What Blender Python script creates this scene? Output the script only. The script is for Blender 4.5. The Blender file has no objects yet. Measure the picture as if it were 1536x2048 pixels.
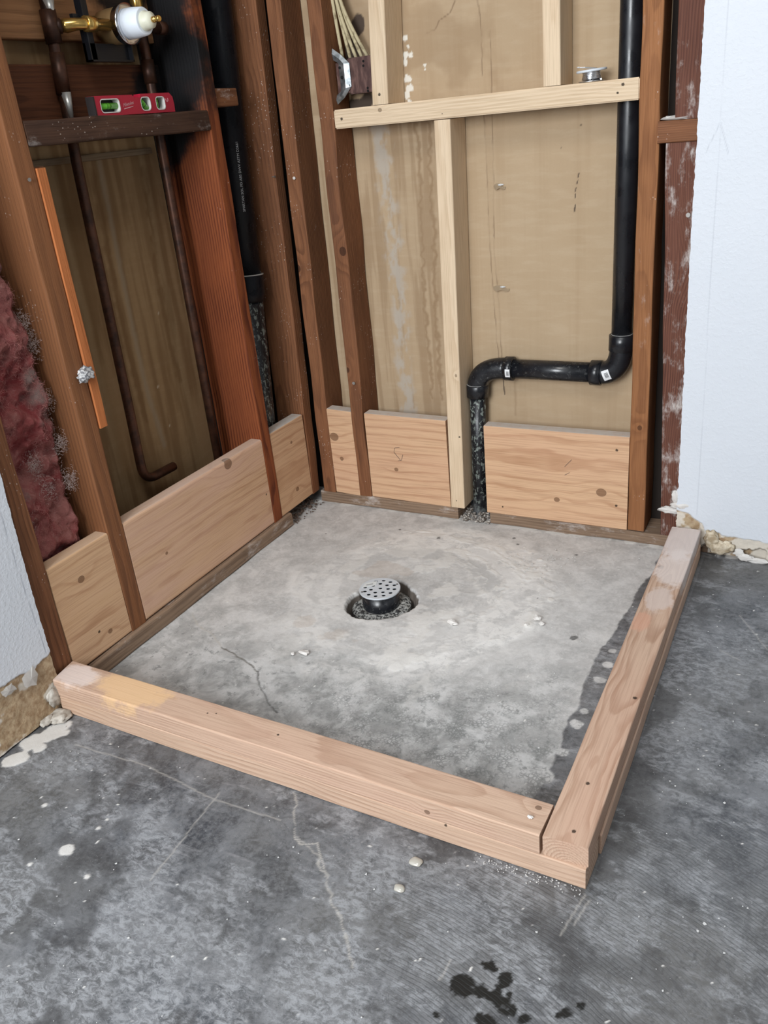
import bpy, bmesh, math, random
import numpy as np
from mathutils import Vector, Matrix, noise as mn

S = bpy.context.scene
COL = S.collection
PI = math.pi

# ------------------------------------------------------------------ camera
def cam_setup():
    yaw, pitch, roll = math.radians(29.6732), math.radians(24.9256), math.radians(-5.781)
    fw = Vector((-math.sin(yaw) * math.cos(pitch), math.cos(yaw) * math.cos(pitch), -math.sin(pitch)))
    rt = Vector((math.cos(yaw), math.sin(yaw), 0)); up = rt.cross(fw)
    R = math.cos(roll) * rt + math.sin(roll) * up
    U = -math.sin(roll) * rt + math.cos(roll) * up
    cd = bpy.data.cameras.new('camera'); co = bpy.data.objects.new('camera', cd); COL.objects.link(co)
    m = Matrix((R, U, -fw)).transposed().to_4x4(); m.translation = (1.2548, -1.8508, 0.9811)
    co.matrix_world = m
    cd.sensor_fit = 'VERTICAL'; cd.sensor_height = 36; cd.lens = 1690.5943 / 2048 * 36
    cd.clip_start = 0.02; cd.clip_end = 50
    S.camera = co
cam_setup()

# ------------------------------------------------------------------ world, lamps, exposure
w = bpy.data.worlds.new('world'); S.world = w; w.use_nodes = True
w.node_tree.nodes['Background'].inputs[0].default_value = (0.5, 0.6, 0.75, 1)
w.node_tree.nodes['Background'].inputs[1].default_value = 0.02

def area(name, loc, target, sx, sy, power, col):
    l = bpy.data.lights.new(name, 'AREA'); l.shape = 'RECTANGLE'; l.size = sx; l.size_y = sy
    l.energy = power; l.color = col
    o = bpy.data.objects.new(name, l); COL.objects.link(o); o.location = loc
    o.rotation_euler = (Vector(target) - Vector(loc)).to_track_quat('-Z', 'Y').to_euler()
    return o
area('window_daylight', (0.62, -3.27, 1.5), (0.62, 0, 0.6), 1.0, 1.2, 60, (0.93, 0.965, 1.0))
area('side_fill_light', (3.15, -2.1, 1.5), (0.2, -0.9, 0.6), 0.9, 1.1, 3, (0.92, 0.96, 1.0))  # unseen source added as weak fill from the right
area('overhead_fill_light', (0.95, -1.7, 2.36), (0.95, -1.7, 0), 0.7, 0.7, 13, (1.0, 0.985, 0.96))  # unseen overhead source added for fill and light on top faces

vs = S.view_settings
vs.view_transform = 'Standard'; vs.look = 'None'; vs.gamma = 1; vs.use_curve_mapping = False
vs.exposure = 0.55
S.cycles.max_bounces = 8
S.cycles.diffuse_bounces = 5

# ------------------------------------------------------------------ node helper
class NT:
    def __init__(s, name, rough=0.8, spec=0.3):
        s.m = bpy.data.materials.new(name); s.m.use_nodes = True
        s.t = s.m.node_tree; s.n = s.t.nodes; s.l = s.t.links
        s.b = s.n['Principled BSDF']; s.b.inputs['Roughness'].default_value = rough
        s.b.inputs['Specular IOR Level'].default_value = spec
    def put(s, sock, v):
        if hasattr(v, 'is_output') or isinstance(v, bpy.types.NodeSocket): s.l.new(v, sock)
        else:
            if sock.type == 'RGBA' and len(v) == 3: v = (*v, 1)
            sock.default_value = v
    def obj(s): return s.n.new('ShaderNodeTexCoord').outputs['Object']
    def mapping(s, v, loc=(0, 0, 0), sc=(1, 1, 1), rot=(0, 0, 0)):
        n = s.n.new('ShaderNodeMapping'); s.l.new(v, n.inputs[0])
        n.inputs['Location'].default_value = loc; n.inputs['Scale'].default_value = sc
        n.inputs['Rotation'].default_value = rot
        return n.outputs[0]
    def noise(s, v, sc, det=4, ro=0.55, dist=0.0):
        n = s.n.new('ShaderNodeTexNoise'); s.l.new(v, n.inputs['Vector'])
        n.inputs['Scale'].default_value = sc; n.inputs['Detail'].default_value = det
        n.inputs['Roughness'].default_value = ro; n.inputs['Distortion'].default_value = dist
        return n.outputs[0]
    def voro(s, v, sc, feat='F1', out='Distance'):
        n = s.n.new('ShaderNodeTexVoronoi'); s.l.new(v, n.inputs['Vector'])
        n.feature = feat; n.inputs['Scale'].default_value = sc
        return n.outputs[out]
    def math(s, op, a, b=0.0, c=None, clamp=False):
        n = s.n.new('ShaderNodeMath'); n.operation = op; n.use_clamp = clamp
        s.put(n.inputs[0], a); s.put(n.inputs[1], b)
        if c is not None: s.put(n.inputs[2], c)
        return n.outputs[0]
    def vmath(s, op, a, b=None, scale=None):
        n = s.n.new('ShaderNodeVectorMath'); n.operation = op
        s.put(n.inputs[0], a)
        if b is not None: s.put(n.inputs[1], b)
        if scale is not None: s.put(n.inputs['Scale'], scale)
        return n.outputs['Value'] if op in ('LENGTH', 'DOT_PRODUCT', 'DISTANCE') else n.outputs[0]
    def sep(s, v):
        n = s.n.new('ShaderNodeSeparateXYZ'); s.l.new(v, n.inputs[0]); return n.outputs
    def comb(s, x, y, z):
        n = s.n.new('ShaderNodeCombineXYZ')
        for i, q in enumerate((x, y, z)): s.put(n.inputs[i], q)
        return n.outputs[0]
    def rng(s, v, a, b, c=0.0, d=1.0, smooth=True):
        n = s.n.new('ShaderNodeMapRange'); n.interpolation_type = 'SMOOTHSTEP' if smooth else 'LINEAR'
        s.put(n.inputs[0], v)
        for i, q in enumerate((a, b, c, d)): s.put(n.inputs[i + 1], q)
        return n.outputs[0]
    def mix(s, f, a, b):
        n = s.n.new('ShaderNodeMix'); n.data_type = 'RGBA'
        s.put(n.inputs[0], f); s.put(n.inputs[6], a); s.put(n.inputs[7], b)
        return n.outputs[2]
    def attr(s, name):
        n = s.n.new('ShaderNodeAttribute'); n.attribute_name = name; return n.outputs['Fac']
    def bump(s, h, strength=0.5, dist=0.001):
        n = s.n.new('ShaderNodeBump'); n.inputs['Strength'].default_value = strength
        n.inputs['Distance'].default_value = dist; s.l.new(h, n.inputs['Height'])
        s.l.new(n.outputs[0], s.b.inputs['Normal'])
    def color(s, c): s.put(s.b.inputs['Base Color'], c)
    def rough(s, c): s.put(s.b.inputs['Roughness'], c)

def plain(name, col, rough=0.6, metal=0.0, spec=0.4):
    t = NT(name, rough, spec); t.color(col); t.b.inputs['Metallic'].default_value = metal
    return t.m

def wood(name, light, dark, seed=0, pith=(0.0, -0.03), freq=190, knots=(), dust=0.0, speck=0.0,
         blotch=0.25, warp=0.010, rough=0.75, soot=(), tone=None, rings=0.6, bump=0.4, holes=(), smear=(), top=0.0, rw=0.25):
    """board material; object X runs along the grain. knots = (x, y, z, radius) in the board's own frame"""
    t = NT(name, rough, 0.25)
    P = t.obj(); off = t.mapping(P, loc=(seed * 1.37, seed * 0.71, seed * 2.3))
    x, y, z = t.sep(P)
    w1 = t.noise(t.mapping(off, sc=(2.2, 6, 6)), 1.0, 3, 0.5)
    w2 = t.noise(t.mapping(off, loc=(5, 3, 1), sc=(3.0, 6, 6)), 1.0, 3, 0.5)
    yy = t.math('ADD', t.math('SUBTRACT', y, pith[0]), t.math('MULTIPLY', t.math('SUBTRACT', w1, 0.5), warp * 4))
    zz = t.math('ADD', t.math('SUBTRACT', z, pith[1]), t.math('MULTIPLY', t.math('SUBTRACT', w2, 0.5), warp * 3))
    r = t.math('SQRT', t.math('ADD', t.math('MULTIPLY', yy, yy), t.math('MULTIPLY', zz, zz)))
    kmask = None
    for k in knots:
        kx, ky, kz, kr = k
        d = t.vmath('LENGTH', t.comb(t.math('MULTIPLY', t.math('SUBTRACT', x, kx), 0.62), t.math('SUBTRACT', y, ky), t.math('SUBTRACT', z, kz)))
        infl = t.rng(d, kr * 0.5, kr * 5.5, 1.0, 0.0)
        r = t.math('ADD', r, t.math('MULTIPLY', infl, kr * 1.6))
        core = t.rng(t.vmath('LENGTH', t.comb(t.math('MULTIPLY', t.math('SUBTRACT', x, kx), 0.85), t.math('SUBTRACT', y, ky), t.math('SUBTRACT', z, kz))), kr * 0.8, kr * 1.15, 1.0, 0.0)
        kmask = core if kmask is None else t.math('MAXIMUM', kmask, core)
    jit = t.noise(t.mapping(off, sc=(6, 60, 60)), 1.0, 3, 0.6)
    ph = t.math('FRACT', t.math('ADD', t.math('MULTIPLY', r, freq), t.math('MULTIPLY', jit, 0.55)))
    ring = t.math('MULTIPLY', t.rng(ph, rw, 0.86), t.rng(ph, 0.90, 1.0, 1.0, 0.0))
    ring = t.math('MULTIPLY', ring, t.rng(t.noise(off, 9, 2), 0.3, 0.7, 0.35, 1.0))
    fib = t.noise(t.mapping(off, sc=(9, 420, 420)), 1.0, 3, 0.6)
    big = t.noise(t.mapping(off, sc=(1.5, 9, 9)), 1.0, 4, 0.6)
    c = t.mix(t.math('MULTIPLY', ring, rings), light, dark)
    c = t.mix(t.math('MULTIPLY', t.rng(fib, 0.42, 0.7), 0.35), c, tuple(q * 0.72 for q in dark))
    c = t.mix(t.math('MULTIPLY', t.rng(big, 0.4, 0.75), blotch), c, tone or tuple(q * 0.6 for q in dark))
    if kmask is not None:
        kr_ = t.noise(t.mapping(off, sc=(40, 220, 220)), 1.0, 3, 0.6)
        kph = t.rng(t.math('FRACT', t.math('MULTIPLY', r, 520)), 0.3, 0.9)
        kc = t.mix(t.math('MULTIPLY', kph, kr_), tuple(q * 0.55 for q in dark), tuple(q * 0.16 for q in dark))
        rimk = t.math('MULTIPLY', t.rng(kmask, 0.05, 0.5), t.rng(kmask, 0.5, 0.95, 1.0, 0.0))
        c = t.mix(t.math('MULTIPLY', kmask, 0.8), c, kc)
        c = t.mix(t.math('MULTIPLY', rimk, 0.7), c, tuple(q * 0.22 for q in dark))
    for hx, hy, hz, hr in holes:
        d = t.vmath('DISTANCE', P, (hx, hy, hz))
        d = t.math('ADD', d, t.math('MULTIPLY', t.math('SUBTRACT', t.noise(P, 350, 2), 0.5), hr * 0.8))
        c = t.mix(t.math('MULTIPLY', t.rng(d, hr * 0.55, hr, 1.0, 0.0), 0.9), c, (0.02, 0.012, 0.008))
    for sx, sy, sz, sr, sc_ in smear:
        d = t.vmath('LENGTH', t.comb(t.math('MULTIPLY', t.math('SUBTRACT', x, sx), 0.5), t.math('SUBTRACT', y, sy), t.math('SUBTRACT', z, sz)))
        d = t.math('ADD', d, t.math('MULTIPLY', t.math('SUBTRACT', t.noise(P, 38, 5, 0.7), 0.5), sr * 1.3))
        c = t.mix(t.math('MULTIPLY', t.rng(d, sr * 0.6, sr, 1.0, 0.0), 0.7), c, sc_)
    if dust:
        dn = t.noise(t.mapping(off, sc=(14, 30, 30)), 1.0, 6, 0.7)
        c = t.mix(t.math('MULTIPLY', t.rng(dn, 0.60 - 0.2 * dust, 0.85 - 0.2 * dust), min(1, 0.4 + dust)), c, (0.62, 0.58, 0.55))
    if speck:
        v = t.voro(t.mapping(off, sc=(0.7, 1, 1)), 150)
        gate = t.rng(t.noise(off, 11, 3), 0.64 - 0.12 * speck, 0.70 - 0.12 * speck)
        c = t.mix(t.math('MULTIPLY', t.math('MULTIPLY', t.rng(v, 0.08, 0.20, 1.0, 0.0), gate), 0.6), c, (0.62, 0.55, 0.5))
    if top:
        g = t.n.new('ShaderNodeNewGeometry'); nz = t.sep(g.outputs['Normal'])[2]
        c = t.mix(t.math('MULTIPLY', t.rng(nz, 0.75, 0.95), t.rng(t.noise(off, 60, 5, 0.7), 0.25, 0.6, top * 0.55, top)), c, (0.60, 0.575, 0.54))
    for sx, sy, sz, sr in soot:
        d = t.vmath('DISTANCE', P, (sx, sy, sz))
        d = t.math('ADD', d, t.math('MULTIPLY', t.math('SUBTRACT', t.noise(P, 14, 4, 0.65), 0.5), sr * 1.1))
        c = t.mix(t.math('MULTIPLY', t.rng(d, sr * 0.6, sr * 1.05, 1.0, 0.0), 0.96), c, (0.006, 0.006, 0.007))
    t.color(c)
    t.rough(t.rng(fib, 0.2, 0.8, rough - 0.1, rough + 0.12, False))
    t.bump(t.math('ADD', t.math('MULTIPLY', ring, -0.6), fib), bump, 0.0012)
    return t.m

PALE_L, PALE_D = (0.69, 0.545, 0.385), (0.50, 0.35, 0.215)
BLK_L, BLK_D = (0.60, 0.385, 0.235), (0.37, 0.185, 0.095)
CURB_L, CURB_D = (0.535, 0.375, 0.275), (0.34, 0.20, 0.13)
OLD_L, OLD_D = (0.225, 0.094, 0.042), (0.082, 0.030, 0.014)
SILL_L, SILL_D = (0.27, 0.185, 0.125), (0.12, 0.075, 0.05)

# ------------------------------------------------------------------ object helpers
def props(o, label, cat, group=None):
    o['label'] = label; o['category'] = cat
    if group: o['group'] = group
    return o
def structure(o): o['kind'] = 'structure'; return o
def link(name, me, mat, parent=None, mw=None, smooth=False):
    o = bpy.data.objects.new(name, me); COL.objects.link(o)
    if mat is not None: me.materials.append(mat)
    if parent is not None: o.parent = parent
    if mw is not None: o.matrix_local = mw
    if smooth: me.polygons.foreach_set('use_smooth', [True] * len(me.polygons))
    return o
def bm_obj(name, bm, mat, parent=None, mw=None, smooth=False):
    bmesh.ops.recalc_face_normals(bm, faces=bm.faces)
    me = bpy.data.meshes.new(name); bm.to_mesh(me); bm.free()
    return link(name, me, mat, parent, mw, smooth)
def empty(name, loc, label, cat, group=None):
    o = bpy.data.objects.new(name, None); COL.objects.link(o); o.location = loc; o.empty_display_size = 0.05
    return props(o, label, cat, group)
AX = {'X': Matrix(((1, 0, 0), (0, 1, 0), (0, 0, 1))),
      'Y': Matrix(((0, 0, 1), (1, 0, 0), (0, 1, 0))),   # local X->Y, Y->Z, Z->X
      'Z': Matrix(((0, 1, 0), (0, 0, 1), (1, 0, 0)))}   # local X->Z, Y->X, Z->Y

def rrect(wd, th, r, n=3):
    pts = []
    for cx, cy, a0 in ((wd - r, th - r, 0), (r, th - r, 90), (r, r, 180), (wd - r, r, 270)):
        for i in range(n + 1):
            a = math.radians(a0 + 90 * i / n); pts.append((cx + r * math.cos(a), cy + r * math.sin(a)))
    return pts
def board_mesh(bm, L, wd, th, r=0.003, seg=24, jit=0.0, shift=(0, 0), seed=1, skew0=0.0, skew1=0.0, wane=None):
    sec = rrect(wd, th, r); rings = []
    for i in range(seg + 1):
        f = i / seg; ring = []
        for j, (a, b) in enumerate(sec):
            xx = L * f + (skew0 * a / wd) * (1 - f) + (skew1 * a / wd) * f
            na = mn.noise(Vector((xx * 7 + seed, a * 9, b * 9 + seed * 3))) * jit
            nb = mn.noise(Vector((xx * 8 - seed, a * 9 + 7, b * 9))) * jit
            aa, bb = a, b
            if wane and a > wd * 0.5 and b < th * 0.5:
                k = max(0, mn.noise(Vector((xx * 3.1 + seed, 0.3, seed)))) * wane
                aa -= k; bb += k * 0.5
            ring.append(bm.verts.new((xx, aa + na + shift[0] * f, bb + nb + shift[1] * f)))
        rings.append(ring)
    n = len(sec)
    for i in range(seg):
        for j in range(n):
            bm.faces.new((rings[i][j], rings[i][(j + 1) % n], rings[i + 1][(j + 1) % n], rings[i + 1][j]))
    bm.faces.new(rings[0][::-1]); bm.faces.new(rings[-1])
def board(name, mat, axis, x0, x1, y0, y1, z0, z1, label=None, cat='board', group=None, parent=None,
          shift=(0, 0), jit=0.0, r=0.003, seed=1, skew0=0.0, skew1=0.0, seg=None, wane=None, rotz=0.0):
    D = {'X': (x1 - x0, y1 - y0, z1 - z0), 'Y': (y1 - y0, z1 - z0, x1 - x0), 'Z': (z1 - z0, x1 - x0, y1 - y0)}[axis]
    bm = bmesh.new()
    board_mesh(bm, *D, r=r, seg=seg or max(4, int(D[0] / 0.03)), jit=jit, shift=shift, seed=seed, skew0=skew0, skew1=skew1, wane=wane)
    mw = AX[axis].to_4x4()
    if rotz: mw = Matrix.Rotation(rotz, 4, 'Z') @ mw
    mw.translation = (x0, y0, z0)
    o = bm_obj(name, bm, mat, parent, mw)
    if label: props(o, label, cat, group)
    return o
def mould(bm, pts, thick_vec):
    """extrude a planar polygon (list of 3d points) by a vector"""
    a = [bm.verts.new(p) for p in pts]; b = [bm.verts.new(Vector(p) + Vector(thick_vec)) for p in pts]
    n = len(pts)
    bm.faces.new(a); bm.faces.new(b[::-1])
    for i in range(n): bm.faces.new((a[i], b[i], b[(i + 1) % n], a[(i + 1) % n]))
def tube(bm, path, rad, n=24, cap=True):
    """swept tube; rad a number or list"""
    P = [Vector(p) for p in path]; rads = rad if isinstance(rad, (list, tuple)) else [rad] * len(P)
    T = []
    for i in range(len(P)):
        a = P[max(0, i - 1)]; b = P[min(len(P) - 1, i + 1)]; T.append((b - a).normalized())
    ref = Vector((0, 0, 1)) if abs(T[0].z) < 0.9 else Vector((1, 0, 0))
    u = T[0].cross(ref).normalized(); rings = []
    for i in range(len(P)):
        u = (u - T[i] * u.dot(T[i])).normalized(); v = T[i].cross(u)
        rings.append([bm.verts.new(P[i] + rads[i] * (math.cos(2 * PI * k / n) * u + math.sin(2 * PI * k / n) * v)) for k in range(n)])
    for i in range(len(P) - 1):
        for k in range(n): bm.faces.new((rings[i][k], rings[i][(k + 1) % n], rings[i + 1][(k + 1) % n], rings[i + 1][k]))
    if cap: bm.faces.new(rings[0][::-1]); bm.faces.new(rings[-1])
def lathe(bm, prof, centre, axis='Z', n=40, cap=True):
    """prof = (radius, height) list"""
    c = Vector(centre); rings = []
    for r, h in prof:
        ring = []
        for k in range(n):
            a = 2 * PI * k / n; p = (r * math.cos(a), r * math.sin(a), h)
            if axis == 'X': p = (h, r * math.cos(a), r * math.sin(a))
            if axis == 'Y': p = (r * math.sin(a), h, r * math.cos(a))
            ring.append(bm.verts.new(c + Vector(p)))
        rings.append(ring)
    for i in range(len(rings) - 1):
        for k in range(n): bm.faces.new((rings[i][k], rings[i][(k + 1) % n], rings[i + 1][(k + 1) % n], rings[i + 1][k]))
    if cap: bm.faces.new(rings[0][::-1]); bm.faces.new(rings[-1])
def bez(p, n=12):
    out = []
    for i in range(n + 1):
        t = i / n; a, b, c = map(Vector, p)
        out.append((1 - t) ** 2 * a + 2 * t * (1 - t) * b + t * t * c)
    return out
def lump(bm, c, r, seed, squash=(1, 1, 1), rough=0.35, sub=2):
    res = bmesh.ops.create_icosphere(bm, subdivisions=sub, radius=1.0)
    for v in res['verts']:
        k = 1 + rough * mn.noise(v.co * 1.9 + Vector((seed * 3.1, seed, -seed)))
        v.co = Vector(c) + Vector((v.co.x * squash[0], v.co.y * squash[1], v.co.z * squash[2])) * r * k
    return res['verts']

# 2-d fractal noise for the dense sheets (shape and stain masks of walls and floor)
def vnoise(u, v, sc, seed):
    rs = np.random.RandomState(seed); G = rs.rand(128, 128)
    a = u * sc + 500; b = v * sc + 500; i = np.floor(a).astype(int); j = np.floor(b).astype(int)
    fa = a - i; fb = b - j; fa = fa * fa * (3 - 2 * fa); fb = fb * fb * (3 - 2 * fb)
    g = lambda p, q: G[p % 128, q % 128]
    return (g(i, j) * (1 - fa) + g(i + 1, j) * fa) * (1 - fb) + (g(i, j + 1) * (1 - fa) + g(i + 1, j + 1) * fa) * fb
def fbm(u, v, sc, seed, o=4, g=0.5):
    t = 0; amp = 1; tot = 0
    for k in range(o):
        t = t + amp * vnoise(u, v, sc * 2 ** k, seed + k * 17); tot += amp; amp *= g
    return t / tot
def sstep(a, b, x):
    t = np.clip((x - a) / (b - a), 0, 1); return t * t * (3 - 2 * t)
def polydist(u, v, pts, warp=0.0, seed=3):
    if warp:
        u = u + (fbm(u, v, 60, seed, 3) - 0.5) * warp; v = v + (fbm(u, v, 60, seed + 5, 3) - 0.5) * warp
    d = np.full(u.shape, 9.0)
    for (ax, ay), (bx, by) in zip(pts[:-1], pts[1:]):
        dx, dy = bx - ax, by - ay; L2 = dx * dx + dy * dy + 1e-12
        t = np.clip(((u - ax) * dx + (v - ay) * dy) / L2, 0, 1)
        d = np.minimum(d, np.hypot(u - ax - t * dx, v - ay - t * dy))
    return d
def blobs(u, v, cs, seed=9, rough=0.8, sc=50):
    n = fbm(u, v, sc, seed, 4) - 0.5; m = np.zeros(u.shape)
    for c in cs:
        x, y, r = c[:3]; e = c[3] if len(c) > 3 else 1.0
        d = np.hypot((u - x), (v - y) * e) + n * r * rough * 2
        m = np.maximum(m, sstep(r, r * 0.8, d))
    return m
def sheet(name, us, vs_, place, height, attrs, mat):
    """dense height-field wall or floor surface; place maps (u, v, h) to x, y, z arrays"""
    U, V = np.meshgrid(us, vs_); h = height(U, V)
    X, Y, Z = place(U, V, h); nv, nu = U.shape
    co = np.stack([X, Y, Z], -1).reshape(-1, 3).astype(np.float32)
    idx = np.arange(nv * nu).reshape(nv, nu)
    q = np.stack([idx[:-1, :-1], idx[:-1, 1:], idx[1:, 1:], idx[1:, :-1]], -1).reshape(-1, 4)
    me = bpy.data.meshes.new(name); me.vertices.add(len(co)); me.vertices.foreach_set('co', co.ravel())
    me.loops.add(q.size); me.loops.foreach_set('vertex_index', q.ravel().astype(np.int32))
    me.polygons.add(len(q)); me.polygons.foreach_set('loop_start', np.arange(0, q.size, 4, dtype=np.int32))
    me.polygons.foreach_set('loop_total', np.full(len(q), 4, dtype=np.int32))
    me.update(calc_edges=True)
    for k, f in attrs.items():
        at = me.attributes.new(k, 'FLOAT', 'POINT'); at.data.foreach_set('value', np.ascontiguousarray(f(U, V), dtype=np.float32).ravel())
    me.validate()
    o = link(name, me, mat); structure(o)
    me.polygons.foreach_set('use_smooth', [True] * len(me.polygons))
    return o
def spaced(a, b, d, lo, hi, D=0.25):
    """dense spacing d between a and b, coarse out to lo and hi"""
    left = list(np.arange(lo, a - d, D)) ; right = list(np.arange(b + d, hi, D))
    return np.array(left + list(np.arange(a, b, d)) + [b] + right + [hi])

# ================================================================== FLOOR
HOLE = [(0.355, -0.49), (0.346, -0.459), (0.35, -0.423), (0.379, -0.366), (0.419, -0.34), (0.458, -0.363), (0.488, -0.389), (0.504, -0.417), (0.503, -0.446), (0.491, -0.472), (0.476, -0.494), (0.454, -0.51), (0.423, -0.521), (0.394, -0.522), (0.371, -0.509)]
CR_OUT = [(0.555, -1.016), (0.578, -1.043), (0.594, -1.073), (0.613, -1.1), (0.635, -1.105), (0.673, -1.127), (0.695, -1.144), (0.709, -1.161), (0.739, -1.188), (0.763, -1.213), (0.783, -1.231), (0.802, -1.26)]
CR_OUT2 = [(0.613, -1.1), (0.629, -1.11), (0.651, -1.098), (0.663, -1.107), (0.695, -1.144)]
CR_IN = [(0.029, -0.625), (0.077, -0.668), (0.119, -0.676), (0.179, -0.714), (0.254, -0.737), (0.305, -0.759), (0.332, -0.796), (0.37, -0.826), (0.394, -0.845), (0.418, -0.855)]
STRIP = [(1.0, 0.05), (0.953, -0.074), (0.939, -0.249), (0.929, -0.386), (0.919, -0.52), (0.926, -0.674), (0.924, -0.759), (0.928, -0.82), (0.926, -0.892), (0.926, -1.0)]
SCR = [[(0.457, -1.252), (0.444, -1.067)], [(0.49, -1.017), (0.518, -0.968)], [(0.115, -1.069), (0.277, -1.062)], [(0.277, -1.062), (0.447, -1.083), (0.572, -1.079)],
       [(1.043, -1.035), (1.03, -1.108)], [(1.051, -1.04), (1.043, -1.086)], [(1.149, -0.251), (1.211, -0.36)], [(0.913, -1.197), (0.912, -1.228)], [(1.129, -0.389), (1.167, -0.41)]]
RIDGE = [(0.319, -0.108), (0.368, -0.09), (0.41, -0.089), (0.451, -0.103), (0.486, -0.121), (0.521, -0.124), (0.582, -0.147), (0.633, -0.183), (0.68, -0.231)]
hcx, hcy = 0.425, -0.435
_ha = np.array([math.atan2(y - hcy, x - hcx) for x, y in HOLE]); _hr = np.array([math.hypot(x - hcx, y - hcy) for x, y in HOLE])
_o = np.argsort(_ha); _ha = _ha[_o]; _hr = _hr[_o]
def hole_d(U, V):
    a = np.arctan2(V - hcy, U - hcx)
    rr = np.interp(a, np.concatenate([_ha - 2 * PI, _ha, _ha + 2 * PI]), np.tile(_hr, 3))
    return np.hypot(U - hcx, V - hcy) - rr + (fbm(U, V, 120, 77, 3) - 0.5) * 0.006
RC = (0.47, -0.38)
def ringpatch(U, V):
    r = np.hypot(U - RC[0], V - RC[1]); n = fbm(U, V, 9, 31, 5) - 0.5
    return r + n * 0.10
def f_slab(U, V):
    xb = np.interp(-V, [-p[1] for p in STRIP], [p[0] for p in STRIP])
    n = (fbm(U, V, 25, 5, 5) - 0.5) * 0.022
    inside = sstep(0.001, -0.003, U - xb + n) * sstep(-0.96, -0.94, V)
    b = blobs(U, V, [(0.942, -0.46, .008), (0.944, -0.508, .010), (0.94, -0.556, .012), (0.939, -0.656, .007), (0.935, -0.694, .012), (0.929, -0.838, .02), (0.934, -0.773, .012)], 21)
    return np.maximum(inside, b * (V > -0.96))
def f_ring(U, V):
    r = ringpatch(U, V); a = np.arctan2(V - RC[1], U - RC[0])
    band = sstep(0.335, 0.30, r) * sstep(0.10, 0.23, r)
    st = sstep(0.42, 0.60, fbm(a * 2.2 + fbm(U, V, 14, 33, 3) * 0.8, r * 26, 1.0, 35, 5, 0.6))
    band2 = sstep(0.40, 0.30, r) * sstep(0.05, 0.16, r)
    return np.clip(band * (0.15 + 0.55 * sstep(-1.6, -0.3, a) * sstep(3.1, 1.9, a)) + band2 * st * 0.55, 0, 1)
def f_haze(U, V):
    h = sstep(0.50, 0.66, fbm(U + V * 0.5, V * 0.6 - U * 0.3, 10, 201, 6, 0.62)) * 0.75
    h = np.maximum(h, sstep(0.56, 0.66, fbm(U * 0.4 + V * 1.4, V * 0.4 - U * 0.6, 22, 221, 5, 0.65)) * 0.6)
    h = np.maximum(h, blobs(U, V, [(1.16, -0.40, .07, .6), (1.13, -0.68, .06, .5), (0.90, -1.12, .10, 1.2), (0.13, -1.08, .06, 1.2), (1.08, -1.06, .06)], 25, 1.0, 18) * 0.55)
    return h
def f_dirt_shade(U, V):
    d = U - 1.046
    m = sstep(0.055, 0.030, d + (fbm(U, V, 30, 231, 4) - 0.5) * 0.03) * (d > 0) * (V > -1.03) * 0.75  # strip right of the curb: stain together with the curb's painted shadow
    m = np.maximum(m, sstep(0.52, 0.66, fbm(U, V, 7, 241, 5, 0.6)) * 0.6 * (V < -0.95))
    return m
def f_white(U, V):
    m = np.zeros(U.shape)
    r = ringpatch(U, V); a = np.arctan2(V - RC[1], U - RC[0])
    arc = sstep(0.022, 0.0, np.abs(r - 0.285)) * sstep(-0.5, 0.1, a) * sstep(2.4, 1.6, a)
    m = np.maximum(m, arc * sstep(0.46, 0.58, fbm(U, V, 22, 61, 5)))
    d = polydist(U, V, RIDGE, 0.012, 8); m = np.maximum(m, sstep(0.007, 0.001, d) * sstep(0.35, 0.5, fbm(U, V, 30, 12, 3)) * 0.9)
    patches = sstep(0.57, 0.64, fbm(U, V, 11, 41, 6, 0.6)) * sstep(0.42, 0.2, np.hypot(U - 0.52, V + 0.42)) * 0.6
    m = np.maximum(m, patches)
    sw = sstep(0.53, 0.60, fbm(a * 1.6 + (fbm(U, V, 16, 401, 4) - 0.5) * 1.2, r * 22 + 3, 1.6, 405, 6, 0.68))
    m = np.maximum(m, sw * sstep(0.36, 0.29, r) * sstep(0.10, 0.17, r) * (0.18 + 0.62 * sstep(-1.3, -0.2, a) * sstep(2.6, 1.4, a)) * sstep(0.35, 0.6, fbm(U, V, 45, 411, 5, 0.7)))
    near = blobs(U, V, [(0.049, -1.056, .03), (0.028, -1.095, .022), (0.036, -1.141, .022), (0.308, -1.205, .007), (0.295, -1.257, .011), (0.363, -1.285, .006), (0.261, -1.303, .006), (0.06, -1.10, .012), (0.308, -1.186, .005), (0.182, -1.202, .008)], 13, 0.7, 40)
    m = np.maximum(m, near * 0.75)
    sp = vnoise(U, V, 260, 91) * vnoise(U, V, 140, 92)
    m = np.maximum(m, sstep(0.80, 0.88, sp))
    crumbs = blobs(U, V, [(0.662, -0.122, .005), (0.696, -0.15, .006), (0.678, -0.207, .009), (0.733, -0.189, .004), (0.772, -0.316, .008), (0.715, -0.17, .004), (0.64, -0.10, .003), (0.76, -0.43, .012), (0.70, -0.25, .006)], 15)
    m = np.maximum(m, crumbs)
    edge = sstep(0.03, 0.0, np.abs(V + 0.0) ) * sstep(0.5, 0.62, fbm(U, V, 40, 19, 4)) * 0.7
    m = np.maximum(m, edge * (V < 0.02))
    return m
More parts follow.
